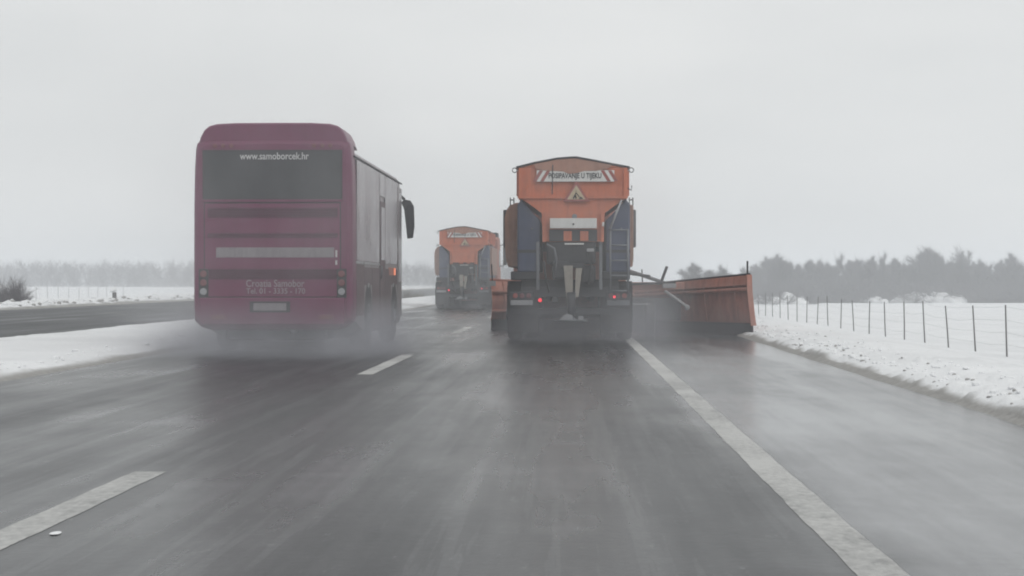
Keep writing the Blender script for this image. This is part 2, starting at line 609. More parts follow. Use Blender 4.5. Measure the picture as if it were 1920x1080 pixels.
gme = np_mesh('ground', verts, quads)
gme.polygons.foreach_set('use_smooth', np.ones(len(quads), dtype=bool))
x = verts[:, 0]
jit = fbm(verts[:, 0], verts[:, 1], 0.8, 3, 3.0) * 0.22
grit = np.maximum.reduce([
    np.clip(1.2 - np.abs(x - 3.60) / 0.24 + jit * 0.6, 0, 1),
    np.clip(1.15 - np.abs(x + 6.52) / 0.30 + jit, 0, 1) * 0.8,
    np.clip(1.0 - np.abs(x + 11.0) / 0.22 + jit, 0, 1),
    np.clip(1.0 - np.abs(x + 23.1) / 0.35 + jit * 2, 0, 1)])
ga = gme.attributes.new('grit', 'FLOAT', 'POINT')
ga.data.foreach_set('value', grit.astype(np.float32))
structure(link('ground', gme, 'snow'))


def sheet(name, x0, x1, y0, y1, z, mat, parent=None, wob=0.0, nseg=1):
    ysg = np.linspace(y0, y1, nseg + 1)
    v, q = [], []
    for i, yy in enumerate(ysg):
        a = wob * math.sin(yy * 3.1 + x0) + wob * 0.6 * math.sin(yy * 9.7) + wob * random.uniform(-.5, .5)
        c = wob * math.sin(yy * 2.3 + x1 + 2) + wob * 0.6 * math.sin(yy * 8.3) + wob * random.uniform(-.5, .5)
        v += [(x0 + a, yy, z), (x1 + c, yy, z)]
        if i:
            q.append((2 * i - 2, 2 * i - 1, 2 * i + 1, 2 * i))
    return link(name, np_mesh(name, np.array(v), np.array(q)), mat, parent)


road = structure(sheet('road', ROAD_L - 0.05, ROAD_R + 0.06, -30, 1500, 0.004, 'asphalt'))
opp = structure(sheet('opposite_carriageway', OPP_L - 0.05, OPP_R + 0.05, -30, 1500, 0.004, 'asphalt_far'))
sheet('edge_line', 1.13, 1.33, -20, 330, 0.0058, 'marking', road, 0.003, 5000)
y = 4.9
while y < 320:
    sheet('lane_dash', -2.62, -2.42, y, y + 6.3, 0.0058, 'marking', road, 0.004, 160)
    y += 18.2

# loose snow clods along the ploughed edges
def clods(name, label, spots, mat):
    bm = bmesh.new()
    for (cx, cy, r) in spots:
        z = float(ground_z(cx, cy))
        g = bmesh.ops.create_icosphere(bm, subdivisions=1, radius=r)
        s = Vector((random.uniform(.8, 1.5), random.uniform(.8, 1.6), random.uniform(.5, .9)))
        for v in g['verts']:
            v.co = Vector((v.co.x * s.x * random.uniform(.75, 1.2), v.co.y * s.y * random.uniform(.75, 1.2), v.co.z * s.z)) + Vector((cx, cy, z + r * 0.25))
    return tag(from_bm(name, bm, mat), label, 'snow', kind='stuff')


sp = []
for i in range(900):
    yy = 12 + (random.random() ** 1.7) * 110
    sp.append((3.85 + abs(random.gauss(0, 0.55)), yy, random.uniform(0.012, 0.04)))
for i in range(260):
    yy = 60 + random.random() * 110
    sp.append((-23.4 - abs(random.gauss(0, 0.5)), yy, random.uniform(0.05, 0.17)))
for i in range(160):
    yy = 20 + random.random() * 60
    sp.append((-6.75 - abs(random.gauss(0, 0.25)), yy, random.uniform(0.012, 0.04)))
clods('snow_clods', 'loose white snow clods lying along the ploughed verges', sp, 'snow_clump')
sp = []
for i in range(230):
    yy = 12 + (random.random() ** 1.6) * 90
    sp.append((3.80 + abs(random.gauss(0, 0.35)), yy, random.uniform(0.008, 0.026)))
for i in range(110):
    yy = 60 + random.random() * 110
    sp.append((-23.3 - abs(random.gauss(0, 0.35)), yy, random.uniform(0.05, 0.13)))
clods('dirty_snow_clods', 'grey dirty snow lumps along the road edges', sp, 'dirty_clod')
# one crumb of ice by the near lane dash
bm = bmesh.new()
bmesh.ops.create_icosphere(bm, subdivisions=2, radius=0.024)
for v in bm.verts:
    v.co = Vector((v.co.x * 1.0 + mnoise.noise(v.co * 40) * 0.008, v.co.y * 2.2, v.co.z * 0.22))
ic = from_bm('snow_lump', bm, 'snow_clump')
ic.location = (-2.33, 8.42, 0.009)
tag(ic, 'small flat white snow lump beside the nearest lane dash', 'snow lump')

# ------------------------------------------------------------------ coach
def make_coach():
    root = empty('coach', (-4.685, 29.5, 0))
    tag(root, 'maroon-backed coach with grey side in the left lane, spray under its tail', 'bus')
    LEN = 9.0
    half = [(0, 0.384), (0.98, 0.384), (1.15, 0.43), (1.26, 0.53), (1.275, 0.75), (1.275, 1.45), (1.272, 2.40), (1.262, 2.95), (1.250, 3.16)]
    top_main = [(1.235, 3.20), (1.19, 3.27), (1.10, 3.325), (0.85, 3.365), (0, 3.39)]
    top_rear = [(1.243, 3.28), (1.225, 3.36), (1.17, 3.405), (1.05, 3.42), (0, 3.43)]

    def prof(top):
        h = half + top
        return h + [(-a, c) for a, c in h[-2:0:-1]]

    def sect(p, y, ins):
        out = []
        for a, c in p:
            cx = a - (ins if a > 0.02 else (-ins if a < -0.02 else 0))
            cz = c + (ins if c < 1.0 else (-ins if c > 3.15 else 0))
            out.append((cx, y, cz))
        return out
    pr, pm = prof(top_rear), prof(top_main)

    def low(p, d):
        return [(a, c - d if c < 0.6 else c) for a, c in p]
    bm = bmesh.new()
    loft(bm, [sect(pr, 0.0, 0.085), sect(pr, 0.018, 0.04), (sect(pr, 0.055, 0.012)), sect(pr, 0.12, 0.0), sect(pr, 0.50, 0.0)])
    from_bm('rear_shell', bm, 'maroon', root)
    bm = bmesh.new()
    fr = []
    for yy, ins, dl in ((0.502, 0.004, 0.0), (1.5, 0.004, 0.17), (LEN - 0.5, 0.004, 0.17), (LEN - 0.22, 0.03, 0.15), (LEN - 0.06, 0.10, 0.1), (LEN, 0.22, 0.0)):
        fr.append(sect(low(pm, dl), yy, ins))
    loft(bm, fr)
    from_bm('side_body', bm, 'silver', root)
    # raised roof pod at the tail
    bm = bmesh.new()
    pp = [(1.185, 3.375), (1.16, 3.46), (1.10, 3.575), (1.02, 3.64), (0.90, 3.672), (0.6, 3.688), (0, 3.69)]
    pp = pp + [(-a, c) for a, c in pp[-2::-1]]
    sc_ = [[(a * 0.985, 0.03, 3.38 + (c - 3.38) * 0.90) for a, c in pp], [(a, 0.07, 3.38 + (c - 3.38) * 0.98) for a, c in pp],
           [(a, 0.14, c) for a, c in pp], [(a, 1.25, c) for a, c in pp], [(a * 0.97, 1.75, 3.36 + (c - 3.38) * 0.25) for a, c in pp]]
    loft(bm, sc_)
    from_bm('roof_pod', bm, 'maroon', root)
    # gutter along the right and left roof edge
    for s in (1, -1):
        prism_y('roof_gutter', [(s * 1.252, 3.155), (s * 1.275, 3.155), (s * 1.275, 3.18), (s * 1.245, 3.18)], 0.30, LEN - 0.2, 'dark', root)
    # rear window and its panels
    def rslab(name, x0, x1, z0, z1, mat, t=0.012, par=root, bev=0.004):
        return box(name, x0, x1, -t, 0.02, z0, z1, mat, par, bev)
    rslab('window_seal', -1.118, 1.108, 2.463, 3.248, 'black', 0.009)
    rslab('rear_window', -1.10, 1.09, 2.46, 3.23, 'tint_glass', 0.014)
    rslab('window_frame', -1.14, 1.13, 2.425, 2.462, 'maroon', 0.022)
    rslab('hatch_gap', -1.098, 1.088, 0.902, 2.418, 'dark', 0.004)
    hatch = rslab('engine_hatch', -1.08, 1.07, 0.92, 2.40, 'maroon', 0.012)
    for (z0, z1, nm) in ((2.18, 2.33, 6), (1.86, 1.93, 3), (1.20, 1.36, 6)):
        g = box('vent_grille', -1.03, 1.03, -0.016, 0.0, z0, z1, 'dark', root)
        for k in range(nm):
            zz = z0 + (k + 0.5) * (z1 - z0) / nm
            bm = bmesh.new()
            add_box(bm, -1.02, 1.02, -0.030, -0.010, zz - 0.004, zz + 0.007)
            from_bm('slat', bm, 'maroon', g)
    # pale blank lettering strip
    st = rslab('pale_strip', -0.90, 0.98, 1.54, 1.70, 'faint_lettering', 0.016)
    st['label'] = 'blank pale strip across the coach tail'
    for zz, h in ((1.60, 0.055), (1.46, 0.035)):
        box('strip_end_mark', 1.00, 1.03, -0.018, 0.0, zz - h, zz + h, 'lettering', root)
    text('lettering', 'www.samoborcek.hr', 0.155, (0.03, -0.0165, 3.145), 'lettering', root, width=1.10, bold=0.002)
    text('lettering', 'Croatia Samobor', 0.16, (0.04, -0.0145, 1.125), 'tel_lettering', root, width=0.93, bold=0.001)
    text('lettering', 'Tel. 01 - 3335 - 170', 0.125, (0.05, -0.0145, 1.005), 'tel_lettering', root, width=0.94, bold=0.001)
    rslab('bumper', -1.16, 1.15, 0.47, 0.905, 'maroon', 0.045, bev=0.025)
    box('number_plate', -0.30, 0.225, -0.056, -0.040, 0.70, 0.815, 'faint_lettering', root, 0.004)
    box('plate_recess', -0.36, 0.285, -0.050, -0.040, 0.67, 0.845, 'dark', root, 0.004)
    for s in (-1, 1):
        lc = box('lamp_cluster', s * 1.10 - 0.075, s * 1.10 + 0.075, -0.030, 0.03, 0.90, 1.36, 'dark', root, 0.012)
        disc_y('lens', s * 1.10, -0.030, 1.28, 0.055, 0.012, 'lamp_red_off', lc)
        disc_y('lens', s * 1.10, -0.030, 1.14, 0.055, 0.012, 'lamp_red_off', lc)
        disc_y('lens', s * 1.10, -0.030, 1.00, 0.055, 0.012, 'lens_grey', lc)
        for k in range(3):
            disc_y('marker_lamp', s * 0.92 - s * 0.13 * k, 0.0, 3.315, 0.035, 0.012, 'lamp_red_off', root)
        box('fog_lamp', s * 0.86 - 0.11, s * 0.86 + 0.11, -0.052, -0.04, 0.56, 0.63, 'lamp_red_off', root, 0.004)
    tube('exhaust_pipe', [(0.35, 0.5, 0.40), (0.33, 0.0, 0.36), (0.33, -0.03, 0.35)], 0.05, 'dark', root)
    box('engine_sump', -0.8, 0.85, 0.25, 1.9, 0.22, 0.42, 'dark', root, 0.05)
    # right and left sides
    for s in (1, -1):
        def sslab(name, y0, y1, z0, z1, mat, t=0.008, par=root):
            xa, xb = sorted((s * 1.255, s * (1.275 + t)))
            return box(name, xa, xb, y0, y1, z0, z1, mat, par, 0.003)
        wy = [0.55, 2.05] if s > 0 else [0.55, 2.05, 3.55, 5.05, 6.55]
        for y0 in wy:
            sslab('side_window', y0, y0 + 1.494, 1.50, 3.13, 'side_glass', 0.004)
        sslab('lower_skirt', 0.52, 1.68, 0.60, 1.44, 'skirt', 0.003)
        if s > 0:
            sslab('side_window', 3.55, 4.17, 1.50, 3.13, 'side_glass', 0.004)
            sslab('side_window', 4.24, 5.16, 2.72, 3.13, 'side_glass', 0.004)
            sslab('side_window', 5.21, 7.72, 1.50, 3.13, 'side_glass', 0.004)
            sslab('belt_trim', 0.40, 4.15, 1.455, 1.485, 'lens_grey', 0.012)
            d = sslab('middle_door', 4.25, 5.15, 0.30, 2.62, 'skirt', 0.014)
            sslab('door_window', 4.36, 5.04, 1.55, 2.52, 'side_glass', 0.018, d)
            sslab('door_seal', 4.18, 4.25, 0.36, 2.70, 'black', 0.006, root)
            sslab('door_seal', 5.15, 5.20, 0.36, 2.70, 'black', 0.006, root)
            tube('door_handle', [(1.30, 4.32, 1.2), (1.31, 4.32, 1.45)], 0.012, 'grey', d)
            d2 = sslab('front_door', 7.75, 8.55, 0.46, 3.05, 'silver', 0.014)
            sslab('door_window', 7.84, 8.46, 1.15, 2.95, 'side_glass', 0.018, d2)
            sslab('red_side_patch', 5.9, 7.3, 1.28, 1.43, 'red_orange', 0.010)  # red-orange strip on the coach side
            rl = sslab('amber_side_patch', 6.9, 7.12, 1.29, 1.42, 'glow_amber', 0.022)  # small emissive amber patch on the red strip
            for yy in (2.2, 6.75):
                sslab('side_reflector', yy, yy + 0.10, 1.06, 1.13, 'lens_grey', 0.018)
        for y0, y1 in ((2.97, 4.12), (5.25, 6.35)):
            sslab('luggage_flap', y0, y1, 0.34, 1.40, 'skirt', 0.009)
        for y0, y1 in ((1.70, 2.95), (6.37, 7.72)):
            sslab('arch_panel', y0, y1, 1.10, 1.40, 'skirt', 0.006)
        for yw in (2.35, 7.05):
            bm = bmesh.new()
            add_lathe_x(bm, [(0, 0.60), (0.012, 0.60), (0.012, 0.40)], 1.262 if s > 0 else -1.274, yw, 0.55, 28)
            for v in bm.verts:
                v.co.z = max(v.co.z, 0.50)
            from_bm('wheel_arch', bm, 'black', root)
            wheel(root, s * 1.135, yw, 0.50, 0.29, s)
    # mirrors on the front corners
    for s in (1, -1):
        mr = prism_y('mirror', [(s * 1.23, 2.80), (s * 1.30, 2.86), (s * 1.42, 2.84), (s * 1.49, 2.72), (s * 1.50, 2.30), (s * 1.47, 2.07), (s * 1.36, 2.05),
                                (s * 1.335, 2.3), (s * 1.31, 2.65)], 9.03, 9.20, 'dark', root, 0.012)
        tube('mirror_arm', [(s * 1.0, 8.98, 3.0), (s * 1.15, 9.10, 3.0), (s * 1.30, 9.12, 2.86)], 0.03, 'dark', mr)
        box('mirror_glass', min(s * 1.355, s * 1.475), max(s * 1.355, s * 1.475), 9.012, 9.03, 2.12, 2.74, 'tint_glass', mr, 0.003)
    box('windscreen', -1.0, 1.0, LEN - 0.005, LEN + 0.01, 1.1, 2.9, 'tint_glass', root)
    for s in (1, -1):
        pl = box('mud_flap', min(s * 0.93, s * 1.24), max(s * 0.93, s * 1.24), 2.94, 2.96, 0.16, 0.7, 'black', root)
    return root


make_coach()


# ------------------------------------------------------------------ gritting trucks
def make_truck(loc, label, wing, cab_h, board_white, yaw=0.0, second=False):
    root = empty('gritting_truck', loc, yaw)
    tag(root, label, 'truck', 'orange gritting trucks with snow ploughs')
    # chassis
    for s in (-1, 1):
        box('chassis_rail', s * 0.42 - 0.05, s * 0.42 + 0.05, 0.35, 8.0, 0.78, 1.04, 'dark', root, 0.01)
    for yw in (1.35, 2.70):
        tube('axle', [(-0.9, yw, 0.52), (0.9, yw, 0.52)], 0.10, 'dark', root)
        for s in (-1, 1):
            wheel(root, s * 1.09, yw, 0.52, 0.30, s)
            wheel(root, s * 0.76, yw, 0.52, 0.30, s)
    for s in (-1, 1):
        wheel(root, s * 1.06, 6.45, 0.52, 0.34, s)
        # mudguard: arched band over the tandem, with flap behind
        bm = bmesh.new()
        x0, x1 = sorted((s * 0.60, s * 1.235))
        prof = [(0.62, 0.55), (0.66, 0.85), (0.80, 1.08), (1.05, 1.17), (3.0, 1.17), (3.25, 1.08), (3.35, 0.85), (3.37, 0.6)]
        outer = [(x0, a, c) for a, c in prof]
        vs0 = [bm.verts.new(p) for p in outer]
        vs1 = [bm.verts.new((x1, p[1], p[2])) for p in outer]
        for i in range(len(prof) - 1):
            bm.faces.new((vs0[i], vs0[i + 1], vs1[i + 1], vs1[i]))
        bmesh.ops.solidify(bm, geom=list(bm.faces), thickness=0.02)
        from_bm('mudguard', bm, 'black', root)
        box('mud_flap', x0 + 0.01, x1 - 0.02, 0.58, 0.60, 0.16, 0.62, 'black', root)
        # lamp box on the tail
        xa, xb = sorted((s * 0.70, s * 1.18))
        lb = box('lamp_box', xa, xb, 0.18, 0.42, 0.80, 0.97, 'dark', root, 0.015)
        box('lamp_panel', xa + 0.02, xb - 0.02, 0.165, 0.18, 0.70, 0.80, 'grey', root, 0.004)
        for k in range(3):
            disc_y('lens', s * (0.80 + 0.13 * k), 0.18, 0.885, 0.05, 0.015, 'lamp_red_off' if k != 2 else 'sign_red', lb)
        tl = box('tail_lamp', s * 0.575 - 0.30 * 0 - 0.05, s * 0.575 + 0.05, -0.02, 0.05, 0.755 + 0.03 * (s > 0), 0.86 + 0.03 * (s > 0), 'dark', root, 0.008)
        disc_y('lit_lens', s * 0.575 if s < 0 else 0.86, -0.02, 0.80 if s < 0 else 0.865, 0.036 if s < 0 else 0.026, 0.015, 'lamp_red', root)
        if s < 0:
            tl.location.x = 0.29
            bpy.data.objects[root.children[-1].name].location.x = 0.29
        else:
            tl.location.x = 0.285
    box('underrun_bar', -1.15, 1.15, 0.30, 0.40, 0.52, 0.64, 'dark', root, 0.01)
    box('rear_crossmember', -0.95, 0.95, 0.20, 0.34, 0.86, 1.06, 'dark', root, 0.01)
    # spreader sub-frame and hopper
    box('subframe', -0.95, 0.95, 0.34, 4.6, 1.06, 1.20, 'dark', root, 0.01)
    hop = [(-1.0, 3.37), (1.12, 3.37), (1.12, 2.80), (0.66, 2.50), (0.66, 1.93), (-0.53, 1.93), (-0.53, 2.50), (-1.0, 2.80)]
    hopper = prism_y('hopper', hop, 0.10, 4.7, 'orange', root, 0.02)
    for k in range(6):
        yy = 0.55 + 0.78 * k
        for s, xx in ((-1, -1.0), (1, 1.12)):
            box('hopper_rib', min(xx, xx + s * 0.045), max(xx, xx + s * 0.045), yy, yy + 0.07, 2.84, 3.33, 'orange', hopper)
    for xx in (-0.985, 1.045):
        box('hopper_post', xx, xx + 0.055, 0.06, 0.11, 2.80, 3.36, 'orange', hopper)
    box('hopper_lip', -1.0, 1.12, 0.055, 0.10, 2.77, 2.815, 'orange', hopper)
    for xx in (-0.53, 0.60):
        box('outlet_post', xx, xx + 0.06, 0.04, 0.10, 1.93, 2.50, 'orange', hopper)
    box('outlet_opening', -0.40, 0.53, 0.07, 0.105, 1.94, 2.17, 'dark', hopper)
    for xx in (-0.12, 0.20):
        box('outlet_panel', xx, xx + 0.16, 0.045, 0.09, 1.95, 2.14, 'orange', hopper)
    # cambered roof cover with a rolled edge
    roof = [(-1.04, 3.365), (-0.70, 3.45), (-0.25, 3.535), (0.0, 3.555), (0.12, 3.56), (0.45, 3.50), (0.80, 3.43), (1.16, 3.365)]
    bm = bmesh.new()
    loft(bm, [[(a, 0.12, c) for a, c in roof], [(a, 4.65, c) for a, c in roof]])
    rc = from_bm('roof_cover', bm, 'tarp', root)
    tube('cover_edge', [(a, 0.09, c + 0.012) for a, c in roof], 0.020, 'dark', rc, 6)
    # rear gable and the cloth sagging over the board
    prism_y('rear_gable', [(a, c - 0.02) for a, c in roof[1:-1]] + [(1.0, 3.372), (-0.9, 3.372)], 0.10, 0.115, 'orange', hopper)
    flap = [(-0.70, 3.43), (-0.25, 3.515), (0.06, 3.54), (0.45, 3.48), (0.82, 3.41), (0.72, 3.34), (0.50, 3.30), (0.28, 3.30), (0.10, 3.25),
            (-0.02, 3.24), (-0.12, 3.29), (-0.30, 3.30), (-0.50, 3.31), (-0.66, 3.35)]
    prism_y('cover_flap', flap, 0.030, 0.055, 'tarp', rc)
    for xx in (-1.07, 1.19):
        bm = bmesh.new()
        add_tube(bm, [(xx + 0.045 * math.cos(t), 0.10, 3.32 + 0.045 * math.sin(t)) for t in [2 * PI * k / 12 for k in range(13)]], 0.010, 6)
        from_bm('lifting_ring', bm, 'dark', root)
    tube('cover_hook', [(1.12, 0.12, 2.97), (1.19, 0.12, 2.93), (1.20, 0.12, 3.02)], 0.014, 'dark', root, 6)
    tube('cover_strap', [(-0.33, 0.03, 3.42), (-0.335, 0.02, 3.2), (-0.34, 0.03, 2.85)], 0.010, 'dark', root, 5)
    # warning board
    wb = box('warning_board', -0.64, 0.86, 0.035, 0.058, 3.095, 3.315, 'white', root, 0.004)
    for s, xc in ((-1, -0.55), (1, 0.77)):
        for k in range(2):
            xo = xc + s * (-0.07 + 0.14 * k)
            prism_y('red_stripe', [(xo - 0.035 - s * 0.07, 3.31), (xo + 0.035 - s * 0.07, 3.31), (xo + 0.035 + s * 0.06, 3.10), (xo - 0.035 + s * 0.06, 3.10)]
                    if s > 0 else [(xo - 0.035 + 0.07, 3.31), (xo + 0.035 + 0.07, 3.31), (xo + 0.035 - 0.06, 3.10), (xo - 0.035 - 0.06, 3.10)],
                    0.0325, 0.0345, 'sign_red', wb)
    text('board_lettering', 'POSIPAVANJE U TIJEKU', 0.145, (0.10, 0.0325, 3.205), 'dark', wb, width=1.02, bold=0.003)
    # triangular sign
    cx, zb, zt, hw = 0.125, 2.71, 3.105, 0.255
    outer = [(cx - hw, zb), (cx + hw, zb), (cx, zt)]
    ccx, ccz = cx, zb + (zt - zb) / 3
    inner = [(ccx + (a - ccx) * 0.70, ccz + (c - ccz) * 0.70) for a, c in outer]
    sg = prism_y('warning_triangle', outer, 0.020, 0.055, 'sign_red', root, 0.006)
    prism_y('triangle_face', inner, 0.016, 0.021, 'sign_pale', sg)
    bm = bmesh.new()
    def P(a, c):
        return (cx + a, 0.0125, zb + c)
    add_tube(bm, [P(-0.055, 0.055), P(-0.03, 0.12), P(0.0, 0.17)], 0.014, 6)       # leg and back
    add_tube(bm, [P(0.0, 0.055), P(-0.02, 0.12)], 0.014, 6)
    add_tube(bm, [P(0.0, 0.165), P(0.035, 0.12), P(0.06, 0.085)], 0.009, 6)        # arm and shovel
    add_tube(bm, [P(0.0, 0.205), P(0.002, 0.206)], 0.02, 8)                        # head
    loft(bm, [[P(0.045, 0.05), P(0.135, 0.05), P(0.11, 0.075), P(0.085, 0.098)],
              [(cx + 0.045, 0.008, zb + 0.05), (cx + 0.135, 0.008, zb + 0.05), (cx + 0.11, 0.008, zb + 0.075), (cx + 0.085, 0.008, zb + 0.098)]])
    from_bm('worker_symbol', bm, 'black', sg)
    # board under the triangle
    if board_white:
        pb = box('white_panel', -0.385, 0.52, -0.035, 0.03, 2.19, 2.385, 'white', root, 0.008)
        disc_y('panel_bolt', 0.07, -0.035, 2.27, 0.02, 0.012, 'black', pb, 10)
        disc_y('panel_ring', 0.09, 0.035, 2.42, 0.05, 0.012, 'grey', pb, 14)
        box('small_lamp', 0.625, 0.665, -0.02, 0.04, 2.23, 2.31, 'white', root, 0.006)
    else:
        box('outlet_cover', -0.44, 0.56, -0.01, 0.03, 2.00, 2.46, 'orange', root, 0.01)
    # brine tanks on both flanks
    for s, x0, x1 in ((-1, -0.575, -1.02), (1, 0.70, 1.17)):
        tk = prism_y('brine_tank', [(x0, 1.35), (x1, 1.35), (x1, 2.66), (x1 - s * 0.08, 2.76), (x0 + s * 0.10, 2.45), (x0, 2.36)], 0.20, 4.3, 'blue', root, 0.035)
        lathe_z('tank_cap', [(0, 0.07), (0.05, 0.07), (0.06, 0.05)], x1 - s * 0.12, 0.6, 2.72, 'black', tk, 14)
        box('tank_strap', min(x0, x1) - 0.004, max(x0, x1) + 0.004, 0.188, 0.205, 1.72, 1.78, 'dark', tk)
        disc_y('tank_valve', (x0 + x1) / 2 + 0.06, 0.19, 2.19, 0.022, 0.03, 'grey', tk, 10)
        # outer tank, rounded, behind the first one
        xo = -1.285 if s < 0 else 1.255
        if s < 0:
            pl = [(-0.98, 1.45), (-1.22, 1.45), (-1.265, 1.62), (xo, 2.0), (xo, 2.42), (-1.25, 2.56), (-1.17, 2.67), (-1.06, 2.72), (-0.98, 2.72)]
        else:
            pl = [(1.12, 1.45), (1.235, 1.45), (xo, 1.60), (xo, 2.66), (1.20, 2.68), (1.12, 2.68)]
        ot = prism_y('side_locker', pl, 0.75, 4.4, 'locker', root, 0.02)
        br = -1.14 if s < 0 else 1.21
        bm = bmesh.new()
        for dx in (-0.035, 0.035):
            add_box(bm, br + dx - 0.01, br + dx + 0.01, 0.8, 0.84, 2.66, 2.82)
        add_box(bm, br - 0.045, br + 0.045, 0.8, 0.84, 2.765, 2.785)
        from_bm('locker_bracket', bm, 'black', ot)
        # steel post each side of the outlet
        xp = -0.62 if s < 0 else 0.60
        box('frame_post', xp - 0.03, xp + 0.03, 0.14, 0.20, 1.0, 1.93, 'grey', root, 0.006)
    # dark lower bodywork: pump boxes under the tanks
    box('pump_housing', -1.15, -0.62, 0.22, 1.2, 1.19, 1.36, 'dark', root, 0.03)
    box('pump_housing', 0.62, 1.17, 0.22, 1.2, 1.19, 1.36, 'dark', root, 0.03)
    box('drive_housing', -0.45, 0.50, 0.12, 0.60, 1.50, 1.94, 'dark', root, 0.04)
    box('motor_block', -0.34, -0.02, 0.0, 0.20, 1.20, 1.56, 'dark', root, 0.05)
    box('motor_block', 0.22, 0.50, 0.02, 0.22, 1.15, 1.48, 'black', root, 0.05)
    box('outlet_trim', -0.10, 0.27, -0.005, 0.06, 1.875, 1.905, 'white', root, 0.005)
    tube('hose', [(-0.45, 0.02, 1.88), (-0.30, -0.04, 1.80), (-0.26, -0.03, 1.60), (-0.30, 0.05, 1.25)], 0.022, 'grey', root)
    tube('hose', [(0.40, 0.02, 1.80), (0.34, -0.05, 1.70), (0.42, -0.02, 1.45), (0.36, 0.05, 1.1)], 0.020, 'black', root)
    tube('hose', [(-0.50, 0.05, 1.55), (-0.46, -0.03, 1.20), (-0.40, 0.05, 0.95)], 0.018, 'black', root)
    box('junction_box', 0.33, 0.47, -0.03, 0.05, 1.74, 1.80, 'lens_grey', root, 0.006)
    # spreading chute, spinner
    def chute_wall(pts):
        bm = bmesh.new()
        loft(bm, [[(a, y0, c) for a, y0, c in pts], [(a, y0 + 0.03, c) for a, y0, c in pts]])
        return bm
    from_bm('chute', chute_wall([(-0.12, -0.06, 1.47), (0.06, -0.06, 1.47), (0.055, -0.20, 0.62), (-0.05, -0.20, 0.62)]), 'beige', root)
    from_bm('chute_side', chute_wall([(0.115, -0.10, 1.42), (0.24, -0.10, 1.42), (0.165, -0.22, 0.86), (0.10, -0.22, 0.86)]), 'beige', root)
    box('chute_frame', -0.16, 0.28, -0.03, 0.05, 1.42, 1.52, 'dark', root, 0.01)
    tube('chute_pipe', [(0.03, -0.20, 0.95), (0.03, -0.25, 0.50)], 0.085, 'dark', root, 12, 0.07)
    lathe_z('spinner', [(0.0, 0.30), (0.02, 0.33), (0.035, 0.33), (0.04, 0.10), (0.09, 0.06)], 0.02, -0.28, 0.39, 'grey', root)
    prism_y('spinner_guard', [(-0.22, 0.43), (-0.06, 0.55), (0.05, 0.52), (0.05, 0.44)], -0.62, -0.60, 'lens_grey', root)
    box('spinner_bracket', 0.16, 0.26, -0.55, -0.5, 0.42, 0.50, 'lens_grey', root, 0.01)
    # ladder
    lad = empty('ladder', (0, 0, 0))
    lad.parent = root
    for xx in (0.785, 1.125):
        tube('ladder_rail', [(xx, 0.12, 0.95), (xx, 0.12, 2.18)], 0.020, 'grey', lad)
    for k in range(5):
        tube('rung', [(0.785, 0.12, 0.98 + 0.295 * k), (1.125, 0.12, 0.98 + 0.295 * k)], 0.016, 'grey', lad)
    tube('ladder_brace', [(0.78, 0.10, 2.18), (1.0, 0.08, 2.74)], 0.020, 'lens_grey', lad)
    # number plate
    box('number_plate', -1.14, -0.72, 0.158, 0.166, 0.705, 0.795, 'lens_grey', root, 0.003)
    # cab
    cabp = [(4.95, 0.95), (4.95, cab_h - 0.12), (5.10, cab_h), (6.35, cab_h), (6.75, cab_h - 0.12), (7.15, 2.0), (7.22, 1.0), (7.2, 0.55), (6.98, 0.5), (6.95, 0.9),
            (6.0, 0.95)]
    cb = prism_x('cab', cabp, -1.235, 1.235, 'red_orange', root, 0.03)
    for s in (-1, 1):
        x0, x1 = sorted((s * 1.225, s * 1.243))
        dr = box('cab_door', x0, x1, 5.65, 6.75, 1.0, 2.75, 'red_orange', cb, 0.003)
        box('door_window', min(s * 1.235, s * 1.250), max(s * 1.235, s * 1.250), 5.80, 6.62, 1.85, 2.65, 'tint_glass', dr, 0.003)
        mr = box('mirror', min(s * 1.36, s * 1.53), max(s * 1.36, s * 1.53), 6.92, 7.04, 1.95, 2.82, 'black', root, 0.03)
        tube('mirror_arm', [(s * 1.23, 6.85, 2.86), (s * 1.36, 6.95, 2.92), (s * 1.44, 6.98, 2.80)], 0.022, 'black', mr)
        tube('mirror_arm', [(s * 1.23, 6.85, 1.92), (s * 1.36, 6.95, 1.90), (s * 1.42, 6.98, 1.98)], 0.022, 'black', mr)
    box('rear_cab_window', -0.7, 0.7, 4.935, 4.95, cab_h - 0.9, cab_h - 0.35, 'tint_glass', cb)
    box('windscreen', -1.1, 1.1, 6.93, 6.96, 2.03, 2.05, 'tint_glass', cb)
    if second:
        box('roof_box', 0.35, 1.20, 5.2, 6.3, cab_h + 0.002, cab_h + 0.22, 'dark', root, 0.05)
    else:
        box('beacon_bar', -0.9, 0.9, 5.5, 5.75, cab_h + 0.002, cab_h + 0.12, 'orange', root, 0.03)
    box('fuel_tank', -1.2, -0.6, 4.0, 5.3, 0.55, 1.0, 'dark', root, 0.06)
    # front plough, angled
    fp = plough(root, 'front_plough', (-1.86, 8.25), (1.80, 9.15), 1.20, 1.05)
    for s, e in ((-1, (-1.83, 8.22, 1.16)), (1, (1.77, 9.12, 1.04))):
        tube('marker_pole', [e, (e[0] - 0.02, e[1], e[2] + 0.42)], 0.018, 'black', fp, 6)
        box('marker_flag', e[0] - 0.10, e[0] + 0.08, e[1] - 0.05, e[1] - 0.03, e[2] - 0.10, e[2] + 0.02, 'lens_grey', fp)
    box('plough_mount', -0.5, 0.5, 7.25, 8.55, 0.45, 0.75, 'dark', root, 0.03)
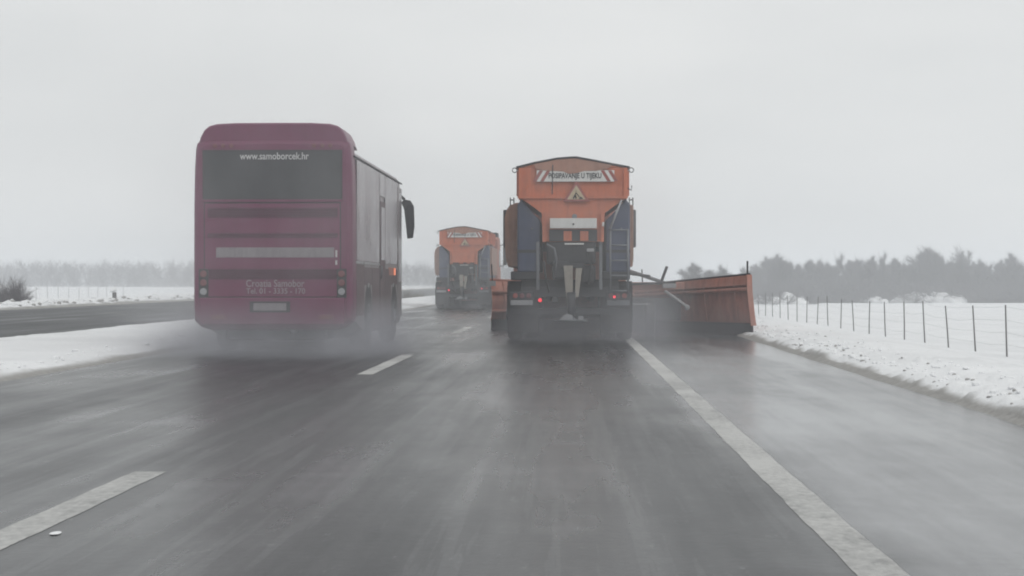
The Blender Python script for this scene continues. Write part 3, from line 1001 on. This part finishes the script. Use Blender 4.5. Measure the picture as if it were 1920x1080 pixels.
    if wing:
        wp = plough(root, 'wing_plough', (1.50, 7.7), (3.83, 3.75), 1.06, 1.31, wing=True)
        tube('marker_pole', [(3.78, 3.74, 1.28), (3.78, 3.74, 1.60)], 0.022, 'black', wp, 6)
        box('push_beam', 1.15, 2.55, 5.45, 5.62, 0.98, 1.15, 'red_orange', wp, 0.02)
        tube('lift_cylinder', [(1.25, 5.3, 1.42), (2.15, 5.4, 1.12)], 0.04, 'grey', wp)
        tube('lift_rod', [(2.03, 5.38, 1.15), (2.16, 5.38, 1.50)], 0.032, 'black', wp)
        tube('support_rod', [(1.30, 5.2, 1.34), (1.78, 5.25, 1.28)], 0.03, 'black', wp)
        tube('cross_bar', [(1.2, 5.35, 1.10), (2.35, 5.35, 1.14)], 0.025, 'black', wp)
        box('carriage', 1.28, 2.45, 5.0, 5.5, 0.30, 0.80, 'dark', wp, 0.04)
        bm = bmesh.new()
        add_lathe_x(bm, [(-0.12, 0.2), (-0.12, 0.30), (-0.08, 0.36), (0.08, 0.36), (0.12, 0.30), (0.12, 0.2)], 1.75, 4.75, 0.36, 22)
        from_bm('carriage_wheel', bm, 'black', wp)
        box('carriage_bar', 1.28, 1.72, 4.30, 4.36, 0.66, 0.69, 'lens_grey', wp)
        tube('brace', [(2.1, 5.0, 0.95), (2.55, 4.7, 0.62)], 0.035, 'lens_grey', wp)
        bm = bmesh.new()
        bmesh.ops.create_icosphere(bm, subdivisions=2, radius=0.06)
        for v in bm.verts:
            v.co = v.co + Vector((2.56, 4.68, 0.60))
        from_bm('brace_joint', bm, 'lens_grey', wp)
        box('wing_lamp', 2.05, 2.35, 5.15, 5.25, 1.02, 1.12, 'lens_grey', wp, 0.01)
    return root


def plough(root, name, a, b, ha, hb, wing=False):
    """curved mouldboard from a to b (x, y), concave towards the front; returns the blade part"""
    A, B = Vector((a[0], a[1], 0)), Vector((b[0], b[1], 0))
    d = (B - A).normalized()
    nrm = Vector((-d.y, d.x, 0))                       # forward side
    if nrm.y < 0:
        nrm = -nrm
    K, J = 14, 10

    def pt(t, u, off):
        h = ha + (hb - ha) * t
        p = A.lerp(B, t)
        curve = 0.15 * (1 - u) ** 1.6 if wing else 0.30 * (4 * (u - 0.45) ** 2 - 0.6)      # foot (and lip) reach forward
        return p + nrm * (curve * 0.8 + off) + Vector((0, 0, 0.22 + (h - 0.22) * u))
    bm = bmesh.new()
    g0 = [[bm.verts.new(pt(i / K, j / J, 0.0)) for j in range(J + 1)] for i in range(K + 1)]
    g1 = [[bm.verts.new(pt(i / K, j / J, 0.03)) for j in range(J + 1)] for i in range(K + 1)]
    for i in range(K):
        for j in range(J):
            bm.faces.new((g0[i][j], g0[i + 1][j], g0[i + 1][j + 1], g0[i][j + 1]))
            bm.faces.new((g1[i][j], g1[i][j + 1], g1[i + 1][j + 1], g1[i + 1][j]))
    for i in range(K):
        for j in (0, J):
            bm.faces.new((g0[i][j], g0[i + 1][j], g1[i + 1][j], g1[i][j]))
    for j in range(J):
        for i in (0, K):
            bm.faces.new((g0[i][j], g0[i][j + 1], g1[i][j + 1], g1[i][j]))
    blade = from_bm(name, bm, 'red_orange', root, smooth=False)
    # stiffening ribs on the back
    nr = 4 if wing else 6
    for k in range(nr):
        t = (k + 0.5) / nr
        bm = bmesh.new()
        s0, s1 = [], []
        for u in (0.06, 0.25, 0.5, 0.75, 0.97):
            s0.append(pt(t, u, -0.004) - d * 0.02)
        for u in (0.97, 0.75, 0.5, 0.25, 0.06):
            s0.append(pt(t, u, -0.025 if wing else -0.07) - d * 0.02)
        s1 = [p + d * 0.04 for p in s0]
        loft(bm, [s0, s1])
        from_bm('rib', bm, 'red_orange', blade)
    tube('top_rail', [pt(i / 8, 1.0, 0.0) + Vector((0, 0, 0.01)) for i in range(9)], 0.028, 'dark' if wing else 'red_orange', blade, 6)
    tube('back_rail', [pt(i / 8, 0.72, -0.06) for i in range(9)], 0.045, 'red_orange', blade, 6)
    if not wing:
        tube('back_rail', [pt(i / 8, 0.25, -0.06) for i in range(9)], 0.045, 'red_orange', blade, 6)
    # rubber cutting edge
    bm = bmesh.new()
    loft(bm, [[pt(t, 0.05, o) for o in (-0.02, -0.06)] + [Vector((pt(t, 0, o).x, pt(t, 0, o).y, 0.005)) for o in (-0.06, -0.02)] for t in (0, 0.25, 0.5, 0.75, 1)])
    from_bm('cutting_edge', bm, 'black', blade)
    if wing:
        bm = bmesh.new()
        e = [pt(1.0, u, 0.035) for u in (0, .2, .4, .6, .8, 1.0)]
        f = [pt(1.0, u, -0.10) for u in (1.0, .8, .6, .4, .2, 0)]
        loft(bm, [[p + d * 0.002 for p in e + f], [p + d * 0.03 for p in e + f]])
        from_bm('end_plate', bm, 'red_orange', blade)
        # folded upper flange
        bm = bmesh.new()
        loft(bm, [[pt(t, 0.80, -0.012), pt(t, 0.99, -0.012), pt(t, 0.99, -0.05), pt(t, 0.80, -0.09)] for t in (0, 0.5, 1)])
        from_bm('upper_flange', bm, 'red_orange', blade)
        # snow guard behind the blade foot
    return blade


make_truck((0.035, 36.1, 0), 'near orange gritting truck with white panel, roadworks triangle and wing plough at its right', True, 2.72, True)
make_truck((-4.60, 81.0, 0), 'smaller distant orange gritting truck ahead, between the coach and the nearer truck', False, 3.22, False, yaw=R(-1.5), second=True)

# ------------------------------------------------------------------ fences
def fence(name, label, xs_y, height, lean, wires):
    root = empty(name, (xs_y[0][0], xs_y[0][1], float(ground_z(*xs_y[0]))))
    tag(root, label, 'fence')
    ox, oy, oz = root.location
    tops = []
    for i, (fx, fy) in enumerate(xs_y):
        z = float(ground_z(fx, fy))
        dx, dy = random.uniform(-lean, lean), random.uniform(-lean, lean)
        h = height * random.uniform(0.95, 1.05)
        p0 = Vector((fx - ox, fy - oy, z - 0.25 - oz))
        p1 = Vector((fx - ox + dx, fy - oy + dy, z + h - oz))
        bm = bmesh.new()
        add_tube(bm, [p0, (p0 + p1) / 2 + Vector((random.uniform(-.01, .01), 0, 0)), p1], 0.025, 6, 0.020)
        from_bm('post', bm, 'post', root)
        tops.append((p0, p1))
    for u in wires:
        bm = bmesh.new()
        for (a0, a1), (b0, b1) in zip(tops[:-1], tops[1:]):
            a = a0.lerp(a1, u)
            c = b0.lerp(b1, u)
            mid = (a + c) / 2 - Vector((0, 0, random.uniform(0.0, 0.05)))
            add_tube(bm, [a, mid, c], 0.003, 3)
        from_bm('wire', bm, 'wire', root)
    return root


fence('wire_fence', 'post and wire fence along the snowy right verge', [(12.0, 43.6 + 3.9 * k) for k in range(22)], 1.36, 0.10, (0.35, 0.55, 0.75, 0.97))
fence('field_fence', 'row of small fence posts in the white field left of the road', [(-60.0, 209 + 4.6 * k) for k in range(10)], 1.36, 0.05, (0.5, 0.75, 0.97))

# ------------------------------------------------------------------ marker stone with a snow cap
ms = empty('marker_post', (-24.0, 98.0, float(ground_z(-24.0, 98.0)) - 0.12))
tag(ms, 'short grey marker stub capped with snow on the far verge left of the coach', 'marker post')
bm = bmesh.new()
add_box(bm, -0.06, 0.13, -0.09, 0.09, -0.2, 0.46, 0.02)
from_bm('stub', bm, 'post', ms)
bm = bmesh.new()
bmesh.ops.create_icosphere(bm, subdivisions=3, radius=0.19)
for v in bm.verts:
    v.co = Vector((v.co.x * 1.0 - 0.03, v.co.y * 0.9, max(v.co.z, -0.06) * 1.0 + 0.53 + 0.4 * (v.co.x + 0.1) * 0.6)) + Vector((0, 0, mnoise.noise(v.co * 9) * 0.02))
from_bm('snow_cap', bm, 'snow_clump', ms, smooth=True)

# ------------------------------------------------------------------ trees and bushes
class TB:
    """collects thin tapered sticks as quads and triangles"""
    def __init__(s):
        s.v, s.f = [], []

    def stick(s, a, b, ra, rb, k=3):
        d = b - a
        if d.length < 1e-6:
            return
        d = d.normalized()
        up = Vector((0, 0, 1)) if abs(d.z) < 0.95 else Vector((1, 0, 0))
        u = d.cross(up).normalized()
        w = d.cross(u)
        i0 = len(s.v)
        for t in range(k):
            c, sn = math.cos(2 * PI * t / k), math.sin(2 * PI * t / k)
            s.v.append(a + (u * c + w * sn) * ra)
        for t in range(k):
            c, sn = math.cos(2 * PI * t / k), math.sin(2 * PI * t / k)
            s.v.append(b + (u * c + w * sn) * rb)
        for t in range(k):
            s.f.append((i0 + t, i0 + (t + 1) % k, i0 + k + (t + 1) % k, i0 + k + t))

    def twig(s, a, b, w):
        d = b - a
        u = d.cross(Vector((random.uniform(-1, 1), random.uniform(-1, 1), random.uniform(-1, 1))))
        if u.length < 1e-6:
            return
        u = u.normalized() * w
        i0 = len(s.v)
        s.v += [a - u, a + u, b]
        s.f.append((i0, i0 + 1, i0 + 2))

    def mesh(s, name):
        me = bpy.data.meshes.new(name)
        me.from_pydata([tuple(p) for p in s.v], [], s.f)
        me.update()
        return me


def rand_dir(base, spread):
    v = Vector((random.gauss(0, 1), random.gauss(0, 1), random.gauss(0, 1))).normalized()
    return (base + v * spread).normalized()


def grow_tree(height, stems, tw, spread=0.55, twn=5):
    """bare winter tree or thicket: returns trunk and crown meshes"""
    T, C = TB(), TB()
    for s in range(stems):
        p = Vector((random.gauss(0, 0.05) * height * (stems > 1) * 0.9, random.gauss(0, 0.05) * height * (stems > 1) * 0.9, -0.2))
        h = height * random.uniform(0.72, 1.0)
        r = 0.018 * height / math.sqrt(stems) + 0.02
        dirn = rand_dir(Vector((0, 0, 1)), 0.15 + 0.2 * (stems > 1))
        segs = 7
        for k in range(segs):
            q = p + dirn * (h / segs)
            T.stick(p, q, r * (1 - k / segs * 0.85), r * (1 - (k + 1) / segs * 0.85), 5)
            if k >= 0:
                for b_ in range(3):
                    st = p.lerp(q, random.random())
                    bd = rand_dir(Vector((0, 0, 0.7)), 1.0)
                    bd.z = abs(bd.z) * 0.9 + 0.15
                    bl = h * random.uniform(0.15, 0.32) * (1.0 - 0.22 * k / segs)
                    branch(C, st, bd.normalized(), bl, r * 0.22, 2, tw, spread, twn, 1.3)
            p = q
            dirn = rand_dir(dirn, 0.13)
            dirn.z = max(dirn.z, 0.75)
            dirn.normalize()
        branch(C, p, dirn, h * 0.16, r * 0.2, 2, tw, spread, twn, 1.5)
    # long upright shoots fraying the outline
    for k in range(46):
        a = C.v[random.randrange(len(C.v))]
        if a.z < height * 0.45:
            continue
        d = rand_dir(Vector((0, 0, 1)), 0.38)
        l = random.uniform(0.6, 1.9)
        C.stick(a, a + d * l, 0.030, 0.010, 3)
        for c in range(4):
            b_ = a + d * l * random.uniform(0.2, 0.9)
            C.twig(b_, b_ + rand_dir(d, 0.7) * random.uniform(0.3, 0.8), 0.016)
    return T.mesh('trunk'), C.mesh('crown')


def branch(C, a, d, l, r, lvl, tw, spread, twn, tl=1.0):
    n_ = 3
    p = a
    for i in range(n_):
        q = p + d * (l / n_)
        C.stick(p, q, r, r * 0.75, 3)
        r *= 0.75
        if lvl > 0:
            for c in range(2):
                branch(C, p.lerp(q, random.random()), rand_dir(d, spread), l * random.uniform(0.42, 0.62), r * 0.6, lvl - 1, tw, spread, twn, tl)
        if lvl <= 1:
            for c in range(twn):
                dd = rand_dir(d, 0.8)
                dd.z += 0.25
                s_ = p.lerp(q, random.random())
                C.twig(s_, s_ + dd.normalized() * random.uniform(0.35, 1.0) * tl, tw)
        p = q
        d = rand_dir(d, 0.22)
        d.z += 0.08
        d.normalize()


tree_var = [grow_tree(8.5, 3, 0.013, 0.55, 3), grow_tree(8.0, 4, 0.013, 0.6, 2), grow_tree(9.0, 2, 0.013, 0.5, 4), grow_tree(7.6, 3, 0.013, 0.65, 3),
            grow_tree(8.2, 2, 0.013, 0.6, 4)]


def grow_bush(h, n_):
    T, C = TB(), TB()
    for k in range(n_):
        d = rand_dir(Vector((0, 0, 0.75)), 1.0)
        d.z = abs(d.z) * 0.9 + 0.12
        d.normalize()
        a = Vector((random.gauss(0, 0.07) * h, random.gauss(0, 0.07) * h, -0.1))
        l = h * random.uniform(0.30, 0.5)
        T.stick(a, a + d * l * 0.5, 0.03, 0.02, 4)
        branch(C, a + d * l * 0.4, d, l, 0.018, 1, 0.010, 0.8, 3)
    return T.mesh('trunk'), C.mesh('crown')


bush_var = [grow_bush(3.0, 70), grow_bush(2.8, 55), grow_bush(2.9, 36)]
for tm, cm in tree_var + bush_var:
    tm.materials.append(M['bark'])
    cm.materials.append(M['twig'])


def px_to_x(px, Y):
    return (px - 1065) / 3500.0 * Y


def plant(name, loc, var, s, rz, label, cat, group=None, sxy=None):
    o = empty(name, loc, rz)
    o.scale = (sxy or s, sxy or s, s)
    tag(o, label, cat, group)
    for nm, me in (('trunk', var[0]), ('crown', var[1])):
        c = bpy.data.objects.new(nm, me)
        COL.objects.link(c)
        c.parent = o
    return o


SKY_X = [1255, 1340, 1365, 1390, 1420, 1450, 1470, 1500, 1540, 1580, 1620, 1660, 1690, 1720, 1750, 1790, 1820, 1850, 1880, 1920, 2100]
SKY_Y = [505, 503, 497, 482, 478, 470, 465, 470, 465, 468, 470, 478, 465, 456, 450, 455, 466, 470, 470, 465, 465]
i = 0
for row, (Y0, lo, hi, step) in enumerate(((272, 1350, 1990, 48), (286, 1340, 2000, 31), (302, 1330, 2000, 28))):
    px = lo + random.uniform(0, 12)
    while px < hi:
        Y = Y0 + random.uniform(-4, 4)
        xx = px_to_x(px, Y)
        zb = float(ground_z(xx, Y))
        top = np.interp(px, SKY_X, SKY_Y) + random.uniform(-8, 22) + (6 if row == 0 else 0)
        h = 1.15 + (529 - top) * Y / 3500.0 - zb
        v = tree_var[i % 5]
        base_h = max(p.co.z for p in v[1].vertices)
        s = h / base_h
        tall = 1735 < px < 1762 and row == 1
        plant('bare_tree', (xx, Y, zb - 0.1), v, s, random.uniform(0, 6.28),
              'tallest bare tree, the peak of the hazy wood right of the road' if tall else
              'bare grey tree in the hazy wood beyond the right fence', 'tree', 'bare trees of the right-hand wood', sxy=s * random.uniform(0.95, 1.2))
        i += 1
        px += step * random.uniform(0.8, 1.25)
# brushwood filling the foot of the wood
px = 1345
k = 0
while px < 1990:
    Y = 264 + random.uniform(-3, 5)
    xx = px_to_x(px, Y)
    zb = float(ground_z(xx, Y))
    v = bush_var[k % 2]
    h = random.uniform(3.0, 5.0)
    s = h / max(p.co.z for p in v[1].vertices)
    plant('brushwood', (xx, Y, zb - 0.1), v, s, random.uniform(0, 6.28), 'low bare thicket at the foot of the right-hand wood', 'thicket',
          'thickets along the foot of the wood', sxy=s * random.uniform(1.1, 1.6))
    px += random.uniform(20, 38)
    k += 1
# lone thicket behind the plough
for px, Y, top, lb in ((1283, 215, 483, 'bare rounded tree above the arm of the wing plough'), (1318, 222, 488, 'bare rounded tree above the middle of the wing plough'),
                       (1352, 232, 500, 'low bare tree behind the upper edge of the wing plough')):
    xx = px_to_x(px, Y)
    zb = float(ground_z(xx, Y))
    v = tree_var[(i + 1) % 5]
    s = (1.15 + (529 - top) * Y / 3500.0 - zb) / max(p.co.z for p in v[1].vertices)
    plant('bare_tree', (xx, Y, zb - 0.1), v, s, random.uniform(0, 6), lb, 'tree', sxy=s * 1.45)
    i += 1


# snow covered shrubs in front of the wood
def snow_shrub(px, Y, top, wpx, label):
    xx = px_to_x(px, Y)
    zb = float(ground_z(xx, Y))
    h = max(0.8, 1.15 + (529 - top) * Y / 3500.0 - zb)
    v = bush_var[2]
    h *= 1.25
    s = h / max(p.co.z for p in v[1].vertices)
    o = plant('snowy_shrub', (xx, Y, zb - 0.05), v, s, random.uniform(0, 6), label, 'shrub', sxy=s * wpx)
    # snow drifted through the twigs: an uneven heap with bare patches between the stems
    bm = bmesh.new()
    bmesh.ops.create_icosphere(bm, subdivisions=4, radius=1.0)
    sd = Vector((px * 0.37, 1.3, 4.1))
    for vv in bm.verts:
        q = vv.co.copy()
        nz = mnoise.noise(q * 2.1 + sd) * 0.35 + mnoise.noise(q * 5.3 + sd) * 0.22
        vv.co = Vector((q.x * 1.7 * (1 + nz * 0.5), q.y * 0.75, max(q.z, -0.05) * 1.05 * (1 + nz * 1.2)))
    from_bm('snow_heap', bm, 'snow_clump', o, smooth=True)
    return o


for px, Y, top, wp, lb in ((1440, 232, 537, 1.3, 'snow-laden shrub just right of the plough blade end'), (1468, 236, 530, 1.5, 'largest snow-laden shrub right of the plough blade'),
                           (1500, 240, 538, 1.5, 'low snow-laden shrub at the left end of the post fence'), (1635, 256, 543, 1.9, 'wide snow-laden shrub below the low dip of the wood'),
                           (1712, 258, 531, 1.7, 'snow-laden shrub left of the tallest trees'), (1752, 258, 526, 2.0, 'big pale snow-laden shrub below the tallest trees'),
                           (1788, 258, 536, 1.7, 'snow-laden shrub right of the tallest trees')):
    snow_shrub(px, Y, top, wp, lb)

# bushes on the far side of the opposite carriageway
for px, Y, h, w, lb, nm in ((20, 92, 1.95, 0.85, 'dark rounded bare bush at the left edge beyond the opposite carriageway', 'bare_bush'),
                            (-14, 90, 1.5, 0.8, 'low bush cut off by the left edge of the picture', 'bare_bush')):
    xx = px_to_x(px, Y)
    zb = float(ground_z(xx, Y))
    v = bush_var[0]
    s = h / max(p.co.z for p in v[1].vertices)
    plant(nm, (xx, Y, zb - 0.1), v, s, random.uniform(0, 6), lb, 'bush', sxy=s * w)

# far wood across the field on the left: reads as one mass
wv = []
for tm, cm in tree_var:
    n_ = len(cm.vertices)
    co = np.empty(n_ * 3, dtype=np.float32)
    cm.vertices.foreach_get('co', co)
    lt = np.empty(len(cm.polygons), dtype=np.int32)
    ls = np.empty(len(cm.polygons), dtype=np.int32)
    cm.polygons.foreach_get('loop_total', lt)
    cm.polygons.foreach_get('loop_start', ls)
    lv = np.empty(len(cm.loops), dtype=np.int32)
    cm.loops.foreach_get('vertex_index', lv)
    q = lv[ls[lt == 4][:, None] + np.arange(4)[None, :]]
    us = np.unique(q)
    rm = np.zeros(n_, dtype=np.int64)
    rm[us] = np.arange(len(us))
    wv.append((co.reshape(-1, 3)[us], rm[q]))
V, F, off = [], [], 0
NW = 330
for k in range(NW):
    px = -90 + 1080 * (k + random.random() * 1.5) / NW
    Y = random.uniform(425, 470)
    xx = px_to_x(px, Y)
    zb = float(ground_z(xx, Y))
    co, q = wv[k % 5]
    top = 486 + random.uniform(-6, 6) + (4 if px > 600 else 0)
    s_ = (1.15 + (529 - top) * Y / 3500.0 - zb) / co[:, 2].max()
    a = random.uniform(0, 6.28)
    rot = np.array([[math.cos(a), -math.sin(a), 0], [math.sin(a), math.cos(a), 0], [0, 0, 1]])
    V.append((co * [1.6 * s_, 1.6 * s_, s_]) @ rot.T + [xx, Y, zb])
    F.append(q + off)
    off += len(co)
V, F = np.concatenate(V), np.concatenate(F)
used, remap, wq = slice(None), np.arange(len(V)), F
wood = link('wood', np_mesh('wood', V[used], remap[wq]), 'twig')
tag(wood, 'grey hazy wood along the horizon left of the trucks', 'wood', kind='stuff')

# dry tufts at the median edge between coach and far truck
def tuft(px, Y, h, n_, label):
    xx = px_to_x(px, Y)
    z = float(ground_z(xx, Y))
    t = TB()
    for k in range(n_):
        a = Vector((random.gauss(0, 0.14), random.gauss(0, 0.14), -0.03))
        d = rand_dir(Vector((0, 0, 1)), 0.45)
        t.twig(a, a + d * h * random.uniform(0.5, 1.0), 0.012)
    o = link('dry_tuft', t.mesh('dry_tuft'), 'grass')
    o.location = (xx, Y, z)
    return tag(o, label, 'grass tuft')


tuft(763, 128, 0.95, 120, 'tall dry grass tuft on the median right beside the coach')
tuft(779, 131, 0.45, 80, 'low dry tuft on the median next to the tall one')
tuft(788, 133, 0.5, 80, 'low dry tuft on the median nearest the far truck')


# ------------------------------------------------------------------ spray thrown up by the vehicles
def spray(name, label, loc, dims, dens, seed, fall=1.0, aloft=0.0, col=(0.975, 0.98, 0.992)):
    """local cloud of wheel spray: a box of mist whose density thins upwards and to its rim"""
    bm = bmesh.new()
    add_box(bm, -0.5, 0.5, -0.5, 0.5, 0.0, 1.0)
    m = bpy.data.materials.new(name)
    m.use_nodes = True
    n = m.node_tree
    n.nodes.clear()
    out = n.nodes.new('ShaderNodeOutputMaterial')
    pv = n.nodes.new('ShaderNodeVolumePrincipled')
    pv.inputs['Color'].default_value = (*col, 1)
    pv.inputs['Anisotropy'].default_value = 0.0
    tc = n.nodes.new('ShaderNodeTexCoord')
    sx = n.nodes.new('ShaderNodeSeparateXYZ')
    n.links.new(tc.outputs['Object'], sx.inputs[0])

    def smooth(src, a, c):
        mr = n.nodes.new('ShaderNodeMapRange')
        mr.interpolation_type = 'SMOOTHSTEP'
        mr.inputs['From Min'].default_value = a
        mr.inputs['From Max'].default_value = c
        n.links.new(src, mr.inputs['Value'])
        return mr.outputs['Result']
    fx = smooth(math_node(n, 'ABSOLUTE', sx.outputs['X']), 0.5, 0.20)
    fy = math_node(n, 'MULTIPLY', smooth(sx.outputs['Y'], -0.5, 0.15), smooth(sx.outputs['Y'], 0.5, 0.35))
    fz = math_node(n, 'POWER', smooth(sx.outputs['Z'], 1.0, 0.0), fall)
    if aloft:  # thinner near the ground, to imitate a windscreen veil higher up
        fz = math_node(n, 'MULTIPLY', fz, math_node(n, 'ADD', math_node(n, 'MULTIPLY', smooth(sx.outputs['Z'], 0.0, 0.45), 1.0 - aloft), aloft))
    nz = n.nodes.new('ShaderNodeTexNoise')
    nz.inputs['Scale'].default_value = 1.0
    nz.inputs['Detail'].default_value = 3.0
    mp = n.nodes.new('ShaderNodeMapping')
    mp.inputs['Scale'].default_value = (dims[0] * 0.9, dims[1] * 0.5, dims[2] * 0.8)
    mp.inputs['Location'].default_value = (seed, seed * 1.7, 0)
    n.links.new(tc.outputs['Object'], mp.inputs['Vector'])
    n.links.new(mp.outputs['Vector'], nz.inputs['Vector'])
    nn = ramp(n, nz.outputs['Fac'], 0.28, 0.72)
    nn = math_node(n, 'ADD', math_node(n, 'MULTIPLY', nn, 1.7), 0.12)
    dn = math_node(n, 'MULTIPLY', math_node(n, 'MULTIPLY', fx, fy), math_node(n, 'MULTIPLY', fz, nn))
    n.links.new(math_node(n, 'MULTIPLY', dn, dens), pv.inputs['Density'])
    n.links.new(pv.outputs['Volume'], out.inputs['Volume'])
    m.cycles.volume_step_rate = 1.0
    o = from_bm(name, bm, m)
    o.location = loc
    o.scale = dims
    return tag(o, label, 'spray', kind='stuff')


SHADED_SPRAY = (0.58, 0.585, 0.63)  # grey spray, darkened to carry the shadow under the vehicles in its colour
spray('road_spray', 'grey mist of wheel spray hanging behind the coach', (-4.6, 27.6, 0.02), (5.6, 12.0, 4.6), 0.036, 2.3, 0.25, 0.55)  # the tall mist boxes are spray and also stand in for windscreen veil
spray('road_spray', 'grey mist of wheel spray behind the near gritting truck', (0.5, 34.6, 0.02), (4.6, 14.0, 4.3), 0.034, 5.1, 0.25, 0.6)
spray('road_spray', 'grey mist of wheel spray behind the distant gritting truck', (-4.6, 78.5, 0.02), (4.6, 16.0, 4.0), 0.030, 8.7, 0.3, 0.6)
spray('low_spray', 'dense low spray rolling out from under the coach', (-4.6, 29.2, 0.02), (5.2, 8.4, 0.95), 0.56, 3.9, 0.8, 0, SHADED_SPRAY)
spray('low_spray', 'dense low spray around the wheels of the near gritting truck', (0.3, 35.8, 0.02), (4.4, 8.0, 1.2), 0.24, 7.2, 0.8, 0, SHADED_SPRAY)
spray('low_spray', 'low spray trailing off the wing plough blade', (2.9, 38.9, 0.02), (3.4, 6.5, 1.3), 0.10, 11.2, 0.6, 0, SHADED_SPRAY)
spray('low_spray', 'low spray behind the wheels of the distant gritting truck', (-4.6, 80.0, 0.02), (3.6, 7.0, 1.3), 0.10, 14.9, 0.7, 0, SHADED_SPRAY)

# ------------------------------------------------------------------ haze
bm = bmesh.new()
add_box(bm, -960, 960, -60, 1560, -4.0, 13.0)
hm = bpy.data.materials.new('haze')
hm.use_nodes = True
hn = hm.node_tree
hn.nodes.clear()
ho = hn.nodes.new('ShaderNodeOutputMaterial')
hv = hn.nodes.new('ShaderNodeVolumePrincipled')
hv.inputs['Color'].default_value = (0.935, 0.96, 0.99, 1)
hv.inputs['Density'].default_value = 0.0023
hn.links.new(hv.outputs['Volume'], ho.inputs['Volume'])
hz = from_bm('haze', bm, hm)
tag(hz, 'pale winter haze over the whole motorway', 'haze', kind='stuff')
